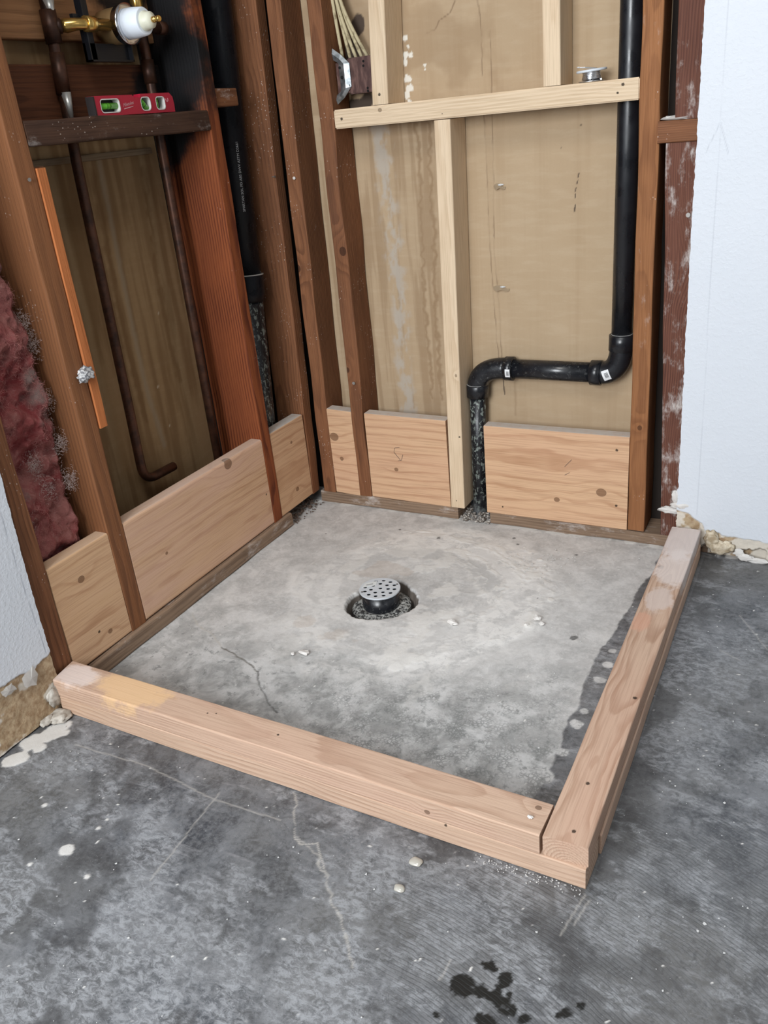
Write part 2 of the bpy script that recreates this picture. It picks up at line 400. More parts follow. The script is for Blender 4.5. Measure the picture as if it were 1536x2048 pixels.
def f_dark(U, V):
    m = blobs(U, V, [(0.962, -1.186, .013), (0.94, -1.224, .014), (0.968, -1.218, .011), (0.979, -1.219, .011), (0.987, -1.194, .010), (0.998, -1.211, .006), (0.998, -1.228, .015), (0.926, -1.27, .006), (0.983, -1.253, .014), (1.068, -1.208, .012), (1.079, -1.192, .007), (1.025, -1.235, .008)], 17, 1.2, 70)
    m = np.maximum(m, blobs(U, V, [(0.86, -0.44, .007), (0.745, -0.32, .003), (0.60, -0.06, .004), (0.62, -0.09, .005), (0.72, -0.09, .004), (0.77, -0.1, .003), (0.42, -0.12, .007), (0.30, -0.10, .004), (0.12, -0.18, .004)], 18, 0.9, 90) * 0.7)
    return m
def f_crack(U, V):
    m = sstep(0.0024, 0.0005, polydist(U, V, CR_OUT, 0.016)) * (0.35 + 0.5 * fbm(U, V, 60, 99, 3))
    m = np.maximum(m, sstep(0.0018, 0.0005, polydist(U, V, CR_OUT2, 0.010, 7)) * 0.8)
    m = np.maximum(m, sstep(0.0024, 0.0006, polydist(U, V, CR_IN[:6], 0.008, 9)) * 0.95)
    for s_ in SCR: m = np.maximum(m, sstep(0.0022, 0.0004, polydist(U, V, s_, 0.003)) * 0.45)
    return m
def f_crackdark(U, V):
    return sstep(0.0022, 0.0006, polydist(U, V, CR_IN[3:], 0.008, 9)) * 0.8
def f_warm(U, V):
    m = blobs(U, V, [(0.36, -0.31, .05), (0.40, -0.60, .05, 1.4), (0.30, -0.58, .02)], 23, 1.2, 20) * 0.8
    return np.maximum(m, sstep(0.05, 0.0, np.abs(V - 0.01)) * 0.3)
def f_tooth(U, V):
    """comb marks left by a notched trowel"""
    d = np.hypot(U - 1.0, V + 1.16); m = sstep(0.24, 0.10, d + (fbm(U, V, 14, 3, 4) - 0.5) * 0.2) * (V < -1.0)
    d2 = np.hypot(U - 1.22, V + 0.95); m2 = sstep(0.2, 0.1, d2 + (fbm(U, V, 14, 8, 4) - 0.5) * 0.2)
    return np.clip(np.maximum(m, m2) * (U > 0.6), 0, 1)
def floor_h(U, V):
    h = (fbm(U, V, 4, 1, 3) - 0.5) * 0.003 + (fbm(U, V, 40, 2, 4) - 0.5) * 0.0012
    far = sstep(0.03, 0.08, V)
    r = ringpatch(U, V)
    h = h + sstep(0.32, 0.27, r) * 0.0022 * sstep(0.05, 0.14, r) * (V > -0.9)
    h = h + f_white(U, V) * 0.0013
    h = h - f_crackdark(U, V) * 0.002
    e = hole_d(U, V)
    h = np.where(e < 0.0, -0.055 * sstep(0.0, -0.012, e) + (fbm(U, V, 90, 6, 3) - 0.5) * 0.006, h)
    pit = sstep(0.05, 0.03, np.hypot(U - 0.462, (V - 0.045)))
    h = h - pit * 0.0
    return np.where((U < -0.15) | (U > 1.5) | (V < -1.6), 0, h)

def floor_mat():
    t = NT('concrete', 0.6, 0.35); P = t.obj()
    slab = t.attr('slab'); ring = t.attr('ring'); white = t.attr('white'); dark = t.attr('dark')
    crack = t.attr('crack'); cd = t.attr('crackdark'); warm = t.attr('warm'); tooth = t.attr('tooth')
    big = t.noise(P, 3.2, 5, 0.6); mid = t.noise(P, 14, 6, 0.68, 0.4); fine = t.noise(P, 110, 5, 0.7); vf = t.noise(P, 600, 3, 0.6)
    streak = t.noise(t.mapping(P, sc=(9, 70, 1), rot=(0, 0, 0.5)), 1.0, 5, 0.65)
    # bare slab outside the curb: blue-grey, mottled
    c = t.mix(t.rng(mid, 0.36, 0.66), (0.042, 0.046, 0.054), (0.165, 0.172, 0.185))
    c = t.mix(t.math('MULTIPLY', t.rng(big, 0.35, 0.68), 0.55), c, (0.145, 0.138, 0.125))
    c = t.mix(t.math('MULTIPLY', t.rng(fine, 0.38, 0.62), 0.5), c, (0.185, 0.188, 0.195))
    c = t.mix(t.math('MULTIPLY', t.rng(streak, 0.56, 0.72), 0.45), c, (0.29, 0.29, 0.30))
    c = t.mix(t.math('MULTIPLY', t.rng(t.noise(P, 34, 6, 0.75, 1.2), 0.53, 0.62), 0.45), c, (0.055, 0.055, 0.058))
    c = t.mix(t.math('MULTIPLY', t.attr('dirt_shade'), t.rng(mid, 0.3, 0.6, 1.0, 0.6)), c, (0.052, 0.050, 0.050))
    hz = t.noise(t.mapping(P, sc=(1, 1.7, 1), rot=(0, 0, 0.4)), 60, 9, 0.8, 0.6)
    c = t.mix(t.math('MULTIPLY', t.attr('haze'), t.rng(hz, 0.42, 0.60, 0.1, 1.0)), c, (0.33, 0.34, 0.355))
    c = t.mix(t.math('MULTIPLY', t.rng(t.noise(P, 150, 8, 0.85), 0.54, 0.62), 0.4), c, (0.045, 0.047, 0.05))
    c = t.mix(t.math('MULTIPLY', t.rng(t.noise(t.mapping(P, loc=(3, 3, 3)), 190, 6, 0.8), 0.60, 0.68), 0.5), c, (0.42, 0.43, 0.44))
    # comb lines
    warpv = t.math('MULTIPLY', t.noise(P, 10, 3), 0.02)
    rr = t.math('ADD', t.vmath('DISTANCE', P, (0.72, -2.05, 0)), warpv)
    ln = t.math('SINE', t.math('MULTIPLY', rr, 1150))
    lm = t.math('MULTIPLY', t.rng(ln, 0.1, 0.9), t.math('MULTIPLY', tooth, t.rng(fine, 0.35, 0.6)))
    c = t.mix(t.math('MULTIPLY', lm, 0.42), c, (0.045, 0.047, 0.052))
    # slab in the shower: paler, patched
    s = t.mix(t.rng(mid, 0.32, 0.68), (0.41, 0.405, 0.395), (0.60, 0.59, 0.575))
    s = t.mix(t.math('MULTIPLY', t.rng(fine, 0.4, 0.62), 0.4), s, (0.64, 0.625, 0.61))
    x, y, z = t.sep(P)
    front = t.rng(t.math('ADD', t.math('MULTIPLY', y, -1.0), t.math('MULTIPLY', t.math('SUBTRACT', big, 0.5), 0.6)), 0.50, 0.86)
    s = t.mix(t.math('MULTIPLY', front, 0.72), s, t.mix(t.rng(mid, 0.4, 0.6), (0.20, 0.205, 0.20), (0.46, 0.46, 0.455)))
    wn = t.n.new('ShaderNodeTexNoise'); t.l.new(P, wn.inputs['Vector']); wn.inputs['Scale'].default_value = 60; wn.inputs['Detail'].default_value = 4
    crz = t.voro(t.vmath('ADD', P, t.vmath('SCALE', wn.outputs['Color'], scale=0.012)), 150, 'DISTANCE_TO_EDGE')
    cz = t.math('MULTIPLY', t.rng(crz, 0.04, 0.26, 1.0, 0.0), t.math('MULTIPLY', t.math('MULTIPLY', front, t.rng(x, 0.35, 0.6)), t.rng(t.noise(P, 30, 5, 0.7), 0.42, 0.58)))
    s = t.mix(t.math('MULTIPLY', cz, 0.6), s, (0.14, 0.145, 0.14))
    blot = t.math('MULTIPLY', t.rng(t.noise(P, 48, 6, 0.72), 0.55, 0.63), t.rng(front, 0.1, 0.8))
    s = t.mix(t.math('MULTIPLY', blot, 0.65), s, (0.17, 0.175, 0.17))
    sharp = t.noise(P, 26, 9, 0.72, 0.5)
    s = t.mix(t.math('MULTIPLY', t.rng(sharp, 0.50, 0.56), 0.35), s, (0.37, 0.36, 0.35))
    s = t.mix(t.math('MULTIPLY', ring, t.rng(sharp, 0.42, 0.54, 0.25, 0.95)), s, (0.74, 0.725, 0.70))
    arc = t.vmath('DISTANCE', P, (0.46, -0.41, 0))
    am = t.math('MULTIPLY', t.rng(t.math('ADD', arc, t.math('MULTIPLY', mid, 0.06)), 0.20, 0.215), t.rng(t.math('ADD', arc, t.math('MULTIPLY', mid, 0.06)), 0.25, 0.27, 1.0, 0.0))
    am = t.math('MULTIPLY', am, t.rng(y, -0.36, -0.28))
    s = t.mix(t.math('MULTIPLY', am, 0.8), s, (0.47, 0.465, 0.455))
    s = t.mix(t.math('MULTIPLY', warm, 0.5), s, (0.47, 0.40, 0.34))
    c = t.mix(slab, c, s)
    c = t.mix(white, c, t.mix(vf, (0.62, 0.60, 0.56), (0.78, 0.76, 0.73)))
    c = t.mix(crack, c, (0.44, 0.42, 0.385)); c = t.mix(cd, c, (0.05, 0.045, 0.04))
    c = t.mix(dark, c, (0.012, 0.012, 0.011))
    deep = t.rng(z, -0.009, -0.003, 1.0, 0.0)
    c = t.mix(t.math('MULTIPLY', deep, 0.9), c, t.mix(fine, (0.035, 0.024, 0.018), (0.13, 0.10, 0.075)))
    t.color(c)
    t.rough(t.mix(slab, (0.42, 0.42, 0.42), (0.78, 0.78, 0.78)))
    hh = t.math('ADD', t.math('ADD', t.math('MULTIPLY', fine, 1.0), t.math('MULTIPLY', vf, 0.35)), t.math('MULTIPLY', lm, -0.8))
    t.bump(hh, 0.35, 0.0016)
    return t.m
fx = spaced(-0.15, 1.30, 0.0024, -0.15, 3.2, 0.2); fy = spaced(-1.54, 0.10, 0.0024, -3.3, 0.12, 0.2)
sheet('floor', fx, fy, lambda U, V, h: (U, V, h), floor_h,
      {'slab': f_slab, 'ring': f_ring, 'white': f_white, 'dark': f_dark, 'crack': f_crack, 'crackdark': f_crackdark, 'warm': f_warm, 'tooth': f_tooth, 'haze': f_haze, 'dirt_shade': f_dirt_shade}, floor_mat())

# ================================================================== DRYWALL AND SHELL
def drywall_mat():
    t = NT('painted_drywall', 0.55, 0.35); P = t.obj()
    torn = t.attr('torn'); skim = t.attr('skim'); pen = t.attr('pencil')
    n = t.noise(P, 5, 3); f = t.noise(P, 90, 5, 0.65)
    c = t.mix(n, (0.60, 0.635, 0.685), (0.64, 0.67, 0.715))
    k = t.mix(t.rng(f, 0.35, 0.65), (0.30, 0.20, 0.115), (0.44, 0.335, 0.215))
    k = t.mix(skim, k, (0.66, 0.62, 0.55))
    c = t.mix(torn, c, k); c = t.mix(t.math('MULTIPLY', pen, 0.55), c, (0.18, 0.2, 0.25))
    t.color(c); t.rough(t.mix(torn, (0.5, 0.5, 0.5), (0.95, 0.95, 0.95)))
    peel = t.rng(t.noise(P, 150, 3, 0.5), 0.42, 0.66); t.bump(peel, 0.22, 0.0012)
    return t.m
dw = drywall_mat()
def dw_back(name, us, zs, place, left_edge, torn_h, torn_f, skim_f, pen_f):
    def pl(U, V, h):
        return place(U + (U - us[0] < 1e-6) * 0 + (fbm(V * 0 + V, V, 90, 8, 5, 0.7) - 0.5) * 0.006 * np.clip(1 - np.abs(U - left_edge) / 0.008, 0, 1) + 0, V, h)
    return sheet(name, us, zs, pl, torn_h, {'torn': torn_f, 'skim': skim_f, 'pencil': pen_f}, dw)
# back wall, right of the shower: u = x, v = z
def tR(U, V): return sstep(0.002, -0.002, V - 0.052 - np.interp(U, [0.97, 1.0, 1.03, 1.04, 1.3], [0.05, 0.045, 0.03, 0.004, -0.002]) - (fbm(U, V, 30, 4, 5) - 0.5) * 0.02)
def sR(U, V): return sstep(0.50, 0.56, fbm(U, V, 26, 14, 5)) * 0.8
def pR(U, V):
    m = sstep(0.0012, 0.0003, polydist(U, V, [(1.014, 1.13), (1.017, 0.5), (1.018, 0.1)], 0.001)) * 0.35
    for s_ in ([(1.015, 0.915), (0.992, 0.865)], [(1.015, 0.915), (1.033, 0.86)]): m = np.maximum(m, sstep(0.0012, 0.0003, polydist(U, V, s_)) * 0.5)
    return m
xr = spaced(0.974, 1.26, 0.002, 0.974, 3.2, 0.2)
zr = np.concatenate([np.arange(0.0, 0.16, 0.0016), np.arange(0.16, 1.26, 0.006), [1.3, 1.6, 2.0, 2.4]])
def hR(U, V): return -0.002 * tR(U, V) + (fbm(U, V, 50, 3, 4) - 0.5) * 0.004 * tR(U, V) - 0.014 * sstep(0.028, 0.016, V + (fbm(U, V * 0, 34, 44, 4) - 0.5) * 0.05) * (U < 1.17)
wr = dw_back('wall_right', xr, zr, lambda U, V, h: (U + 0.0077 * np.clip(0.7 - V, 0, 1), -0.016 - h, V), 0.974, hR, tR, sR, pR)
# left wall, in front of the shower: u = y, v = z
def tL(U, V): return sstep(0.002, -0.002, V - 0.122 - (fbm(U, V, 26, 24, 5) - 0.5) * 0.05)
def sL(U, V): return sstep(0.53, 0.58, fbm(U, V, 20, 34, 5)) * 0.9
def pL(U, V): return sstep(0.0012, 0.0003, polydist(U, V, [(-1.012, 0.5), (-0.999, 0.13)], 0.001)) * 0.9
yl = np.concatenate([np.arange(-3.3, -1.30, 0.2), np.arange(-1.20, -0.989, 0.0022)])
zl = np.concatenate([np.arange(0.004, 0.22, 0.002), np.arange(0.22, 0.8, 0.004), [0.9, 1.1, 1.4, 2.0, 2.4]])
def placeL(U, V, h):
    e = np.clip(1 - np.abs(U + 0.9885) / 0.010, 0, 1); e2 = np.clip(1 - np.abs(U + 0.9885) / 0.15, 0, 1)
    return 0.0135 + h, U + e2 * 0.012 * sstep(0.2, 0.6, V) + e * (fbm(V, V * 0 + 1, 90, 8, 5, 0.7) - 0.5) * 0.005, V
sheet('wall_left_front', yl, zl, placeL, lambda U, V: -0.0022 * tL(U, V) + (fbm(U, V, 50, 3, 4) - 0.5) * 0.003 * tL(U, V), {'torn': tL, 'skim': sL, 'pencil': pL}, dw)

shell = NT('room_paint', 0.8, 0.2); shell.color(shell.mix(shell.noise(shell.obj(), 4), (0.36, 0.36, 0.35), (0.40, 0.40, 0.39))); shell = shell.m
def slab(name, x0, x1, y0, y1, z0, z1, mat=None):
    bm = bmesh.new(); mould(bm, [(x0, y0, z0), (x1, y0, z0), (x1, y1, z0), (x0, y1, z0)], (0, 0, z1 - z0))
    return structure(bm_obj(name, bm, mat or shell))
slab('ceiling', -0.2, 3.3, -3.4, 0.2, 2.44, 2.5)
# rear wall with the window opening that lights the room
bm = bmesh.new()
for a in ((0.0, 0.1, 0.0, 2.44), (1.15, 3.2, 0.0, 2.44), (0.1, 1.15, 0.0, 0.85), (0.1, 1.15, 2.15, 2.44)):
    mould(bm, [(a[0], -3.3, a[2]), (a[1], -3.3, a[2]), (a[1], -3.3, a[3]), (a[0], -3.3, a[3])], (0, -0.1, 0))
structure(bm_obj('wall_rear', bm, shell))
bm = bmesh.new()
for a in ((-3.3, -2.6, 0.0, 2.44), (-1.6, 0.0, 0.0, 2.44), (-2.6, -1.6, 0.0, 0.9), (-2.6, -1.6, 2.1, 2.44)):
    mould(bm, [(3.2, a[0], a[2]), (3.2, a[1], a[2]), (3.2, a[1], a[3]), (3.2, a[0], a[3])], (0.1, 0, 0))
structure(bm_obj('wall_side', bm, shell))

# back panel of the wall cavity (unpainted drywall seen from behind), u = x, v = z
BPC = [[(0.504, 0.995), (0.506, 0.951), (0.507, 0.833), (0.507, 0.726), (0.512, 0.559), (0.516, 0.47), (0.525, 0.36)],
       [(0.526, 1.127), (0.526, 1.042), (0.525, 0.953), (0.518, 0.676), (0.527, 0.511), (0.527, 0.437), (0.529, 0.361)],
       [(0.45, 1.192), (0.437, 1.171), (0.41, 1.158), (0.399, 1.143), (0.375, 1.138)], [(0.501, 1.186), (0.506, 1.13), (0.505, 1.044)]]
BPS = [[(0.34, 0.96), (0.34, 0.937), (0.339, 0.872), (0.338, 0.795), (0.331, 0.655), (0.327, 0.558), (0.332, 0.3)],
       [(0.369, 0.96), (0.369, 0.903), (0.364, 0.793), (0.365, 0.702), (0.356, 0.508), (0.358, 0.3)]]
GREY = [(0.24, 0.96), (0.246, 0.911), (0.248, 0.798), (0.257, 0.68), (0.259, 0.557), (0.255, 0.427), (0.255, 0.25)]
CHIP = [(0.327, 1.135, .006), (0.331, 1.119, .005), (0.324, 1.104, .007), (0.339, 1.099, .006), (0.322, 1.088, .006), (0.325, 1.052, .010), (0.327, 1.037, .011), (0.322, 1.022, .010), (0.327, 1.008, .007), (0.37, 1.078, .003), (0.37, 1.07, .0015)]
def panel_mat(k=1.0):
    t = NT('kraft_board', 0.85, 0.2); P = t.obj()
    cr = t.attr('crack'); st = t.attr('stain'); gr = t.attr('grey'); ch = t.attr('chip'); dk = t.attr('darkline_shade')
    n = t.noise(P, 7, 4, 0.6); v = t.noise(t.mapping(P, sc=(38, 38, 1.2)), 1.0, 4, 0.6); f = t.noise(P, 260, 3)
    fl = t.noise(t.mapping(P, sc=(14, 14, 70)), 1.0, 3, 0.6)
    c = t.mix(n, (0.395, 0.288, 0.18), (0.465, 0.35, 0.23))
    c = t.mix(t.math('MULTIPLY', t.rng(v, 0.45, 0.75), 0.30), c, (0.33, 0.225, 0.13))
    c = t.mix(t.math('MULTIPLY', t.rng(fl, 0.45, 0.7), 0.12), c, (0.6, 0.5, 0.37))
    c = t.mix(t.math('MULTIPLY', f, 0.14), c, (0.27, 0.19, 0.11))
    c = t.mix(t.math('MULTIPLY', st, 0.8), c, (0.22, 0.135, 0.07))
    c = t.mix(t.math('MULTIPLY', gr, 0.75), c, (0.42, 0.38, 0.33))
    c = t.mix(t.math('MULTIPLY', cr, 0.6), c, (0.16, 0.10, 0.06)); c = t.mix(dk, c, (0.05, 0.035, 0.03))
    c = t.mix(ch, c, (0.70, 0.67, 0.60))
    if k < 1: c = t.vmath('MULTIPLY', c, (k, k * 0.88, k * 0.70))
    t.color(c); t.bump(t.math('ADD', t.math('MULTIPLY', f, 0.3), t.math('SUBTRACT', ch, cr)), 0.3, 0.001)
    return t.m
pm = panel_mat()
def b_crack(U, V):
    m = np.zeros(U.shape)
    for i, s_ in enumerate(BPC): m = np.maximum(m, sstep(0.0018, 0.0006, polydist(U, V, s_, 0.004, 3 + i)) * (0.3 + 0.7 * sstep(0.35, 0.6, fbm(U, V, 25, 5 + i, 3))))
    return m
def b_stain(U, V):
    m = np.zeros(U.shape)
    for i, s_ in enumerate(BPS): m = np.maximum(m, sstep(0.010, 0.0, polydist(U, V, s_, 0.02, 30 + i)) * 0.75)
    left = sstep(0.42, 0.40, U) * (V < 0.97) * sstep(0.45, 0.65, fbm(U * 7, V * 0.35, 12, 51, 4)) * 0.5
    upper = (V > 1.0) * sstep(0.48, 0.62, fbm(U, V, 8, 58, 5)) * sstep(0.75, 0.5, U) * 0.35
    drip = sstep(0.004, 0.0, polydist(U, V, [(0.56, 0.36), (0.56, 0.27)], 0.006)) * 0.4
    return np.clip(np.maximum(np.maximum(m, left), np.maximum(upper, drip)), 0, 1)
def b_grey(U, V): return sstep(0.034, 0.008, polydist(U, V, GREY, 0.03)) * sstep(0.40, 0.62, fbm(U, V * 0.45, 60, 71, 5, 0.65)) * (V < 0.97)
def b_dark(U, V):
    m = sstep(0.0022, 0.0006, polydist(U, V, [(0.718, 0.835), (0.712, 0.799), (0.709, 0.742)], 0.004)) * sstep(0.45, 0.52, fbm(U, V, 140, 81, 3))
    m = np.maximum(m, blobs(U, V, [(0.722, 0.928, .003), (0.68, 0.885, .002), (0.60, 0.245, .002)], 5) * 0.7)
    m = np.maximum(m, blobs(U, V, [(0.19, 1.005, .022), (0.215, 1.015, .022), (0.245, 1.012, .024), (0.27, 1.01, .022), (0.20, 1.06, .03), (0.185, 1.12, .03), (0.21, 1.17, .02)], 55, 0.8, 30) * 0.92)  # painted shadow under the electrical box and behind the cables
    return np.maximum(m, sstep(0.0018, 0.0006, polydist(U, V, [(0.529, 0.365), (0.532, 0.322)], 0.002)))
bx = np.arange(0.02, 0.900, 0.0021); bz = np.concatenate([[0.02, 0.15], np.arange(0.24, 1.27, 0.0032), [1.5, 2.0, 2.44]])
sheet('wall_back', bx, bz, lambda U, V, h: (U, 0.0885 - h, V), lambda U, V: (fbm(U, V, 3, 8, 2) - 0.5) * 0.002,
      {'crack': b_crack, 'stain': b_stain, 'grey': b_grey, 'darkline_shade': b_dark, 'chip': lambda U, V: blobs(U, V, CHIP, 7, 0.9, 90)}, pm)
# left cavity panel, u = y, v = z
LPS = [[(-0.444, 0.95), (-0.445, 0.877), (-0.448, 0.776), (-0.45, 0.67), (-0.45, 0.569), (-0.449, 0.464), (-0.431, 0.322)],
       [(-0.315, 0.924), (-0.324, 0.842), (-0.333, 0.757), (-0.34, 0.623), (-0.336, 0.454)], [(-0.47, 0.93), (-0.475, 0.8), (-0.48, 0.6), (-0.47, 0.4)]]
def l_stain(U, V):
    m = sstep(0.35, 0.65, fbm(U * 5, V * 0.3, 14, 151, 4)) * 0.7
    return np.clip(m + sstep(0.012, 0.0, polydist(U, V, LPS[1], 0.02)) * 0.6 + sstep(0.014, 0.0, polydist(U, V, LPS[2], 0.02)) * 0.6, 0, 1)
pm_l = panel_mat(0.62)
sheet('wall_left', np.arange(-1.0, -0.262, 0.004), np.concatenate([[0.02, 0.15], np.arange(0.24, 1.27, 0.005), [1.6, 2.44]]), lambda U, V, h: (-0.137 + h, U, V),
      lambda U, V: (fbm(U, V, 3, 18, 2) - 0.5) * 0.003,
      {'crack': lambda U, V: U * 0, 'stain': l_stain, 'grey': lambda U, V: sstep(0.012, 0.0, polydist(U, V, LPS[0], 0.006)) * 0.9, 'darkline_shade': lambda U, V: U * 0,
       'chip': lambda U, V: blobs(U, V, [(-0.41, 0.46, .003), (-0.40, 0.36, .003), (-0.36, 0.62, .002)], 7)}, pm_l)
shade_back = plain('shade_backing', (0.022, 0.016, 0.013), 0.95)  # near-black sheets; the shade in the wall gaps is put into their colour
slab('trim_1', -0.16, -0.138, -0.262, 0.09, 0.0, 2.44, shade_back)
slab('trim_2', -0.137, 0.02, 0.0895, 0.11, 0.0, 2.44, shade_back)
slab('trim_5', 0.900, 1.3, 0.0895, 0.11, 0.0, 2.44, shade_back)
# ledge where two sheets of cavity board meet
board('trim_3', wood('seam_strip', (0.22, 0.16, 0.10), (0.12, 0.08, 0.05), 3), 'Y', -0.1362, -0.131, -0.73, -0.285, 0.955, 0.968).__setitem__('kind', 'structure')
board('trim_4', plain('pale_edge', (0.26, 0.22, 0.18), 0.9), 'Z', -0.1362, -0.1335, -0.262, -0.257, 0.2, 0.955).__setitem__('kind', 'structure')

# ================================================================== FRAMING, BACK WALL
G_OLD_B = 'old studs of the back wall'
def M_old(seed, **k):
    a = dict(pith=(0.02, -0.05), freq=170, speck=0.8, dust=0.0, blotch=0.55, rough=0.7, rings=0.55, tone=(0.055, 0.022, 0.012)); a.update(k)
    return wood('old_wood_%d' % seed, OLD_L, OLD_D, seed, **a)
TOP = 2.398
board('wall_stud', M_old(1, knots=((0.62, 0.01, 0.0, .008),)), 'Z', 0.011, 0.050, 0.0, 0.087, 0.0335, TOP, 'reddish brown stud at the corner, first on the back wall', 'stud', G_OLD_B, shift=(0.034, 0), jit=0.0022, seed=2)
board('wall_stud', M_old(2, knots=((0.66, 0.03, 0.0, .009), (0.36, 0.005, 0, .006))), 'Z', 0.1285, 0.1665, 0.0, 0.087, 0.0335, TOP, 'rough reddish brown stud left of the metal electrical bracket', 'stud', G_OLD_B, shift=(0.012, 0), jit=0.0035, seed=3, wane=0.012)
board('wall_stud', wood('old_wood_3', (0.31, 0.135, 0.055), (0.16, 0.062, 0.025), 3, pith=(0.02, -0.05), blotch=0.35, tone=(0.13, 0.05, 0.02), dust=0.12, speck=0.3, knots=((0.26, 0.02, 0.0, .005),)), 'Z', 0.8655, 0.9045, 0.0, 0.087, 0.0335, TOP, 'orange brown stud directly right of the tall black pipe', 'stud', G_OLD_B, shift=(-0.011, 0), jit=0.0025, seed=4)
pale = lambda seed, **k: wood('new_wood_%d' % seed, PALE_L, PALE_D, seed, **dict(dict(pith=(0.02, -0.09), freq=150, blotch=0.10, rings=0.5, tone=(0.55, 0.38, 0.22), bump=0.25), **k))
G_NEW = 'new pale studs of the back wall'
nst = board('wall_stud', pale(11, knots=((0.36, 0.036, 0.0, .003),), holes=((0.20, 0.036, 0.0, .003), (0.02, 0.017, 0, .002))), 'Z', 0.405, 0.4435, 0.0, 0.087, 0.0335, 0.9645,
      'long pale new stud running from the bottom plate up to the cross board', 'stud', G_NEW, shift=(0.0175, 0), seed=11)
board('wall_stud', pale(12, tone=(0.42, 0.33, 0.15), holes=((0.02, 0.02, 0, .004),)), 'Z', 0.2750, 0.3145, 0.001, 0.087, 1.0072, TOP, 'pale new stud above the cross board beside the electrical box', 'stud', G_NEW, shift=(0.07, 0), seed=12)
board('wall_stud', pale(13, pith=(0.02, -0.03), freq=110, rings=0.8), 'Z', 0.6680, 0.7045, 0.001, 0.087, 1.0072, TOP, 'pale new stud above the cross board, left of the solder spool', 'stud', G_NEW, shift=(-0.006, 0), seed=13)
# cross board, notched round the pipe
bm = bmesh.new()
mould(bm, [(0, 0, 0), (0.6875, 0, 0), (0.6875, 0.027, 0), (0.622, 0.027, 0), (0.622, 0.085, 0), (0, 0.085, 0)], (0, 0, 0.040))
bmesh.ops.bevel(bm, geom=[e for e in bm.edges], offset=0.0025, segments=2, affect='EDGES')
hb = bm_obj('cross_board', bm, pale(14, knots=((0.12, 0.0, 0.03, .004),), holes=((0.02, 0, 0.02, .004), (0.655, 0, 0.030, .004), (0.645, 0, 0.016, .003), (0.27, 0.0, 0.01, .0015)), blotch=0.16, tone=(0.45, 0.33, 0.2)), mw=Matrix.Translation((0.1735, 0.0, 0.9662)))
props(hb, 'pale new horizontal board between studs, carrying the solder spool', 'board')
# bottom plates
sill = lambda seed: wood('sill_%d' % seed, SILL_L, SILL_D, seed, pith=(0.03, 0.08), freq=140, dust=0.35, blotch=0.5, warp=0.006)
board('bottom_plate', sill(1), 'X', 0.0, 0.425, 0.0, 0.088, 0.0, 0.033, 'weathered bottom plate in the corner, left of the drain pipe', 'plate', 'weathered bottom plates', jit=0.003, seed=5)
board('bottom_plate', sill(2), 'X', 0.515, 1.05, 0.0, 0.088, 0.0, 0.030, 'weathered bottom plate under the right blocking, right of the drain pipe', 'plate', 'weathered bottom plates', jit=0.003, seed=6)
board('bottom_plate', sill(3), 'Y', -0.088, 0.009, -1.0, -0.165, 0.0, 0.038, 'weathered bottom plate with a split edge along the left wall', 'plate', 'weathered bottom plates', jit=0.004, seed=7, r=0.006)
# stud and block behind the drywall edge
bm_dust = dict(dust=0.75, speck=1.0)
board('wall_stud', wood('old_wood_5', (0.15, 0.060, 0.038), (0.060, 0.022, 0.016), 5, blotch=0.4, tone=(0.07,0.03,0.025), dust=0.5, freq=240, rings=0.9, knots=((0.62, 0.055, 0.0, .014),), pith=(0.10, -0.02)), 'Z', 0.942, 1.03, 0.001, 0.087, 0.0305, 0.8845, 'paint-smeared dark stud below the short block at the drywall edge', 'stud', None, shift=(-0.028, 0), jit=0.002, seed=8)
board('wall_stud', wood('old_wood_6', (0.15, 0.060, 0.038), (0.060, 0.022, 0.016), 6, pith=(0.1, -0.02), blotch=0.4, tone=(0.07,0.03,0.025), dust=0.45, freq=200), 'Z', 0.929, 1.02, 0.001, 0.087, 0.9255, TOP, 'paint-smeared dark stud above the short block at the drywall edge', 'stud', None, shift=(-0.03, 0), jit=0.002, seed=9)
o = board('blocking_board', M_old(7, speck=0.4, freq=260, rings=0.8), 'X', 0.8985, 1.03, -0.003, 0.085, 0.885, 0.925, 'short brown block with plaster on top at the drywall edge', 'board', None, jit=0.001, seed=10)
bm = bmesh.new(); lump(bm, (0.045, 0.02, 0.0425), 0.022, 3, (1.6, 1.0, 0.25), 0.6); lump(bm, (0.018, 0.02, 0.0435), 0.009, 5, (1.2, 1.0, 0.5), 0.6)
plaster = NT('plaster', 0.9, 0.2); plaster.color(plaster.mix(plaster.noise(plaster.obj(), 60, 4), (0.5, 0.46, 0.42), (0.8, 0.79, 0.77))); plaster = plaster.m
bm_obj('plaster_crust', bm, plaster, o, smooth=False)
# blocks of the back wall
def blk(seed, **k):
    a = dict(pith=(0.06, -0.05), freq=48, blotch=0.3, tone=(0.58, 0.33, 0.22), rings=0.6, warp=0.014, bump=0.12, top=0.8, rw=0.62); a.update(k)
    return wood('block_wood_%d' % seed, BLK_L, BLK_D, seed, **a)
G_BB = 'new blocking boards between the back wall studs'
board('blocking_board', blk(1, knots=((0.014, 0, 0.168, .011), (0.03, 0, 0.105, .005)), holes=((0.03, 0, 0.10, .002),)), 'X', 0.0530, 0.1300, 0.001, 0.0355, 0.034, 0.2815, 'small knotty blocking board in the corner, between two old studs', 'board', G_BB, shift=(0, -0.004), seed=21)
board('blocking_board', blk(2, knots=((0.082, 0, 0.09, .005),)), 'X', 0.1688, 0.4040, 0.001, 0.0355, 0.034, 0.2765, 'blocking board with a pencil curl, left of the long new stud', 'board', G_BB, shift=(0, -0.003), seed=22)
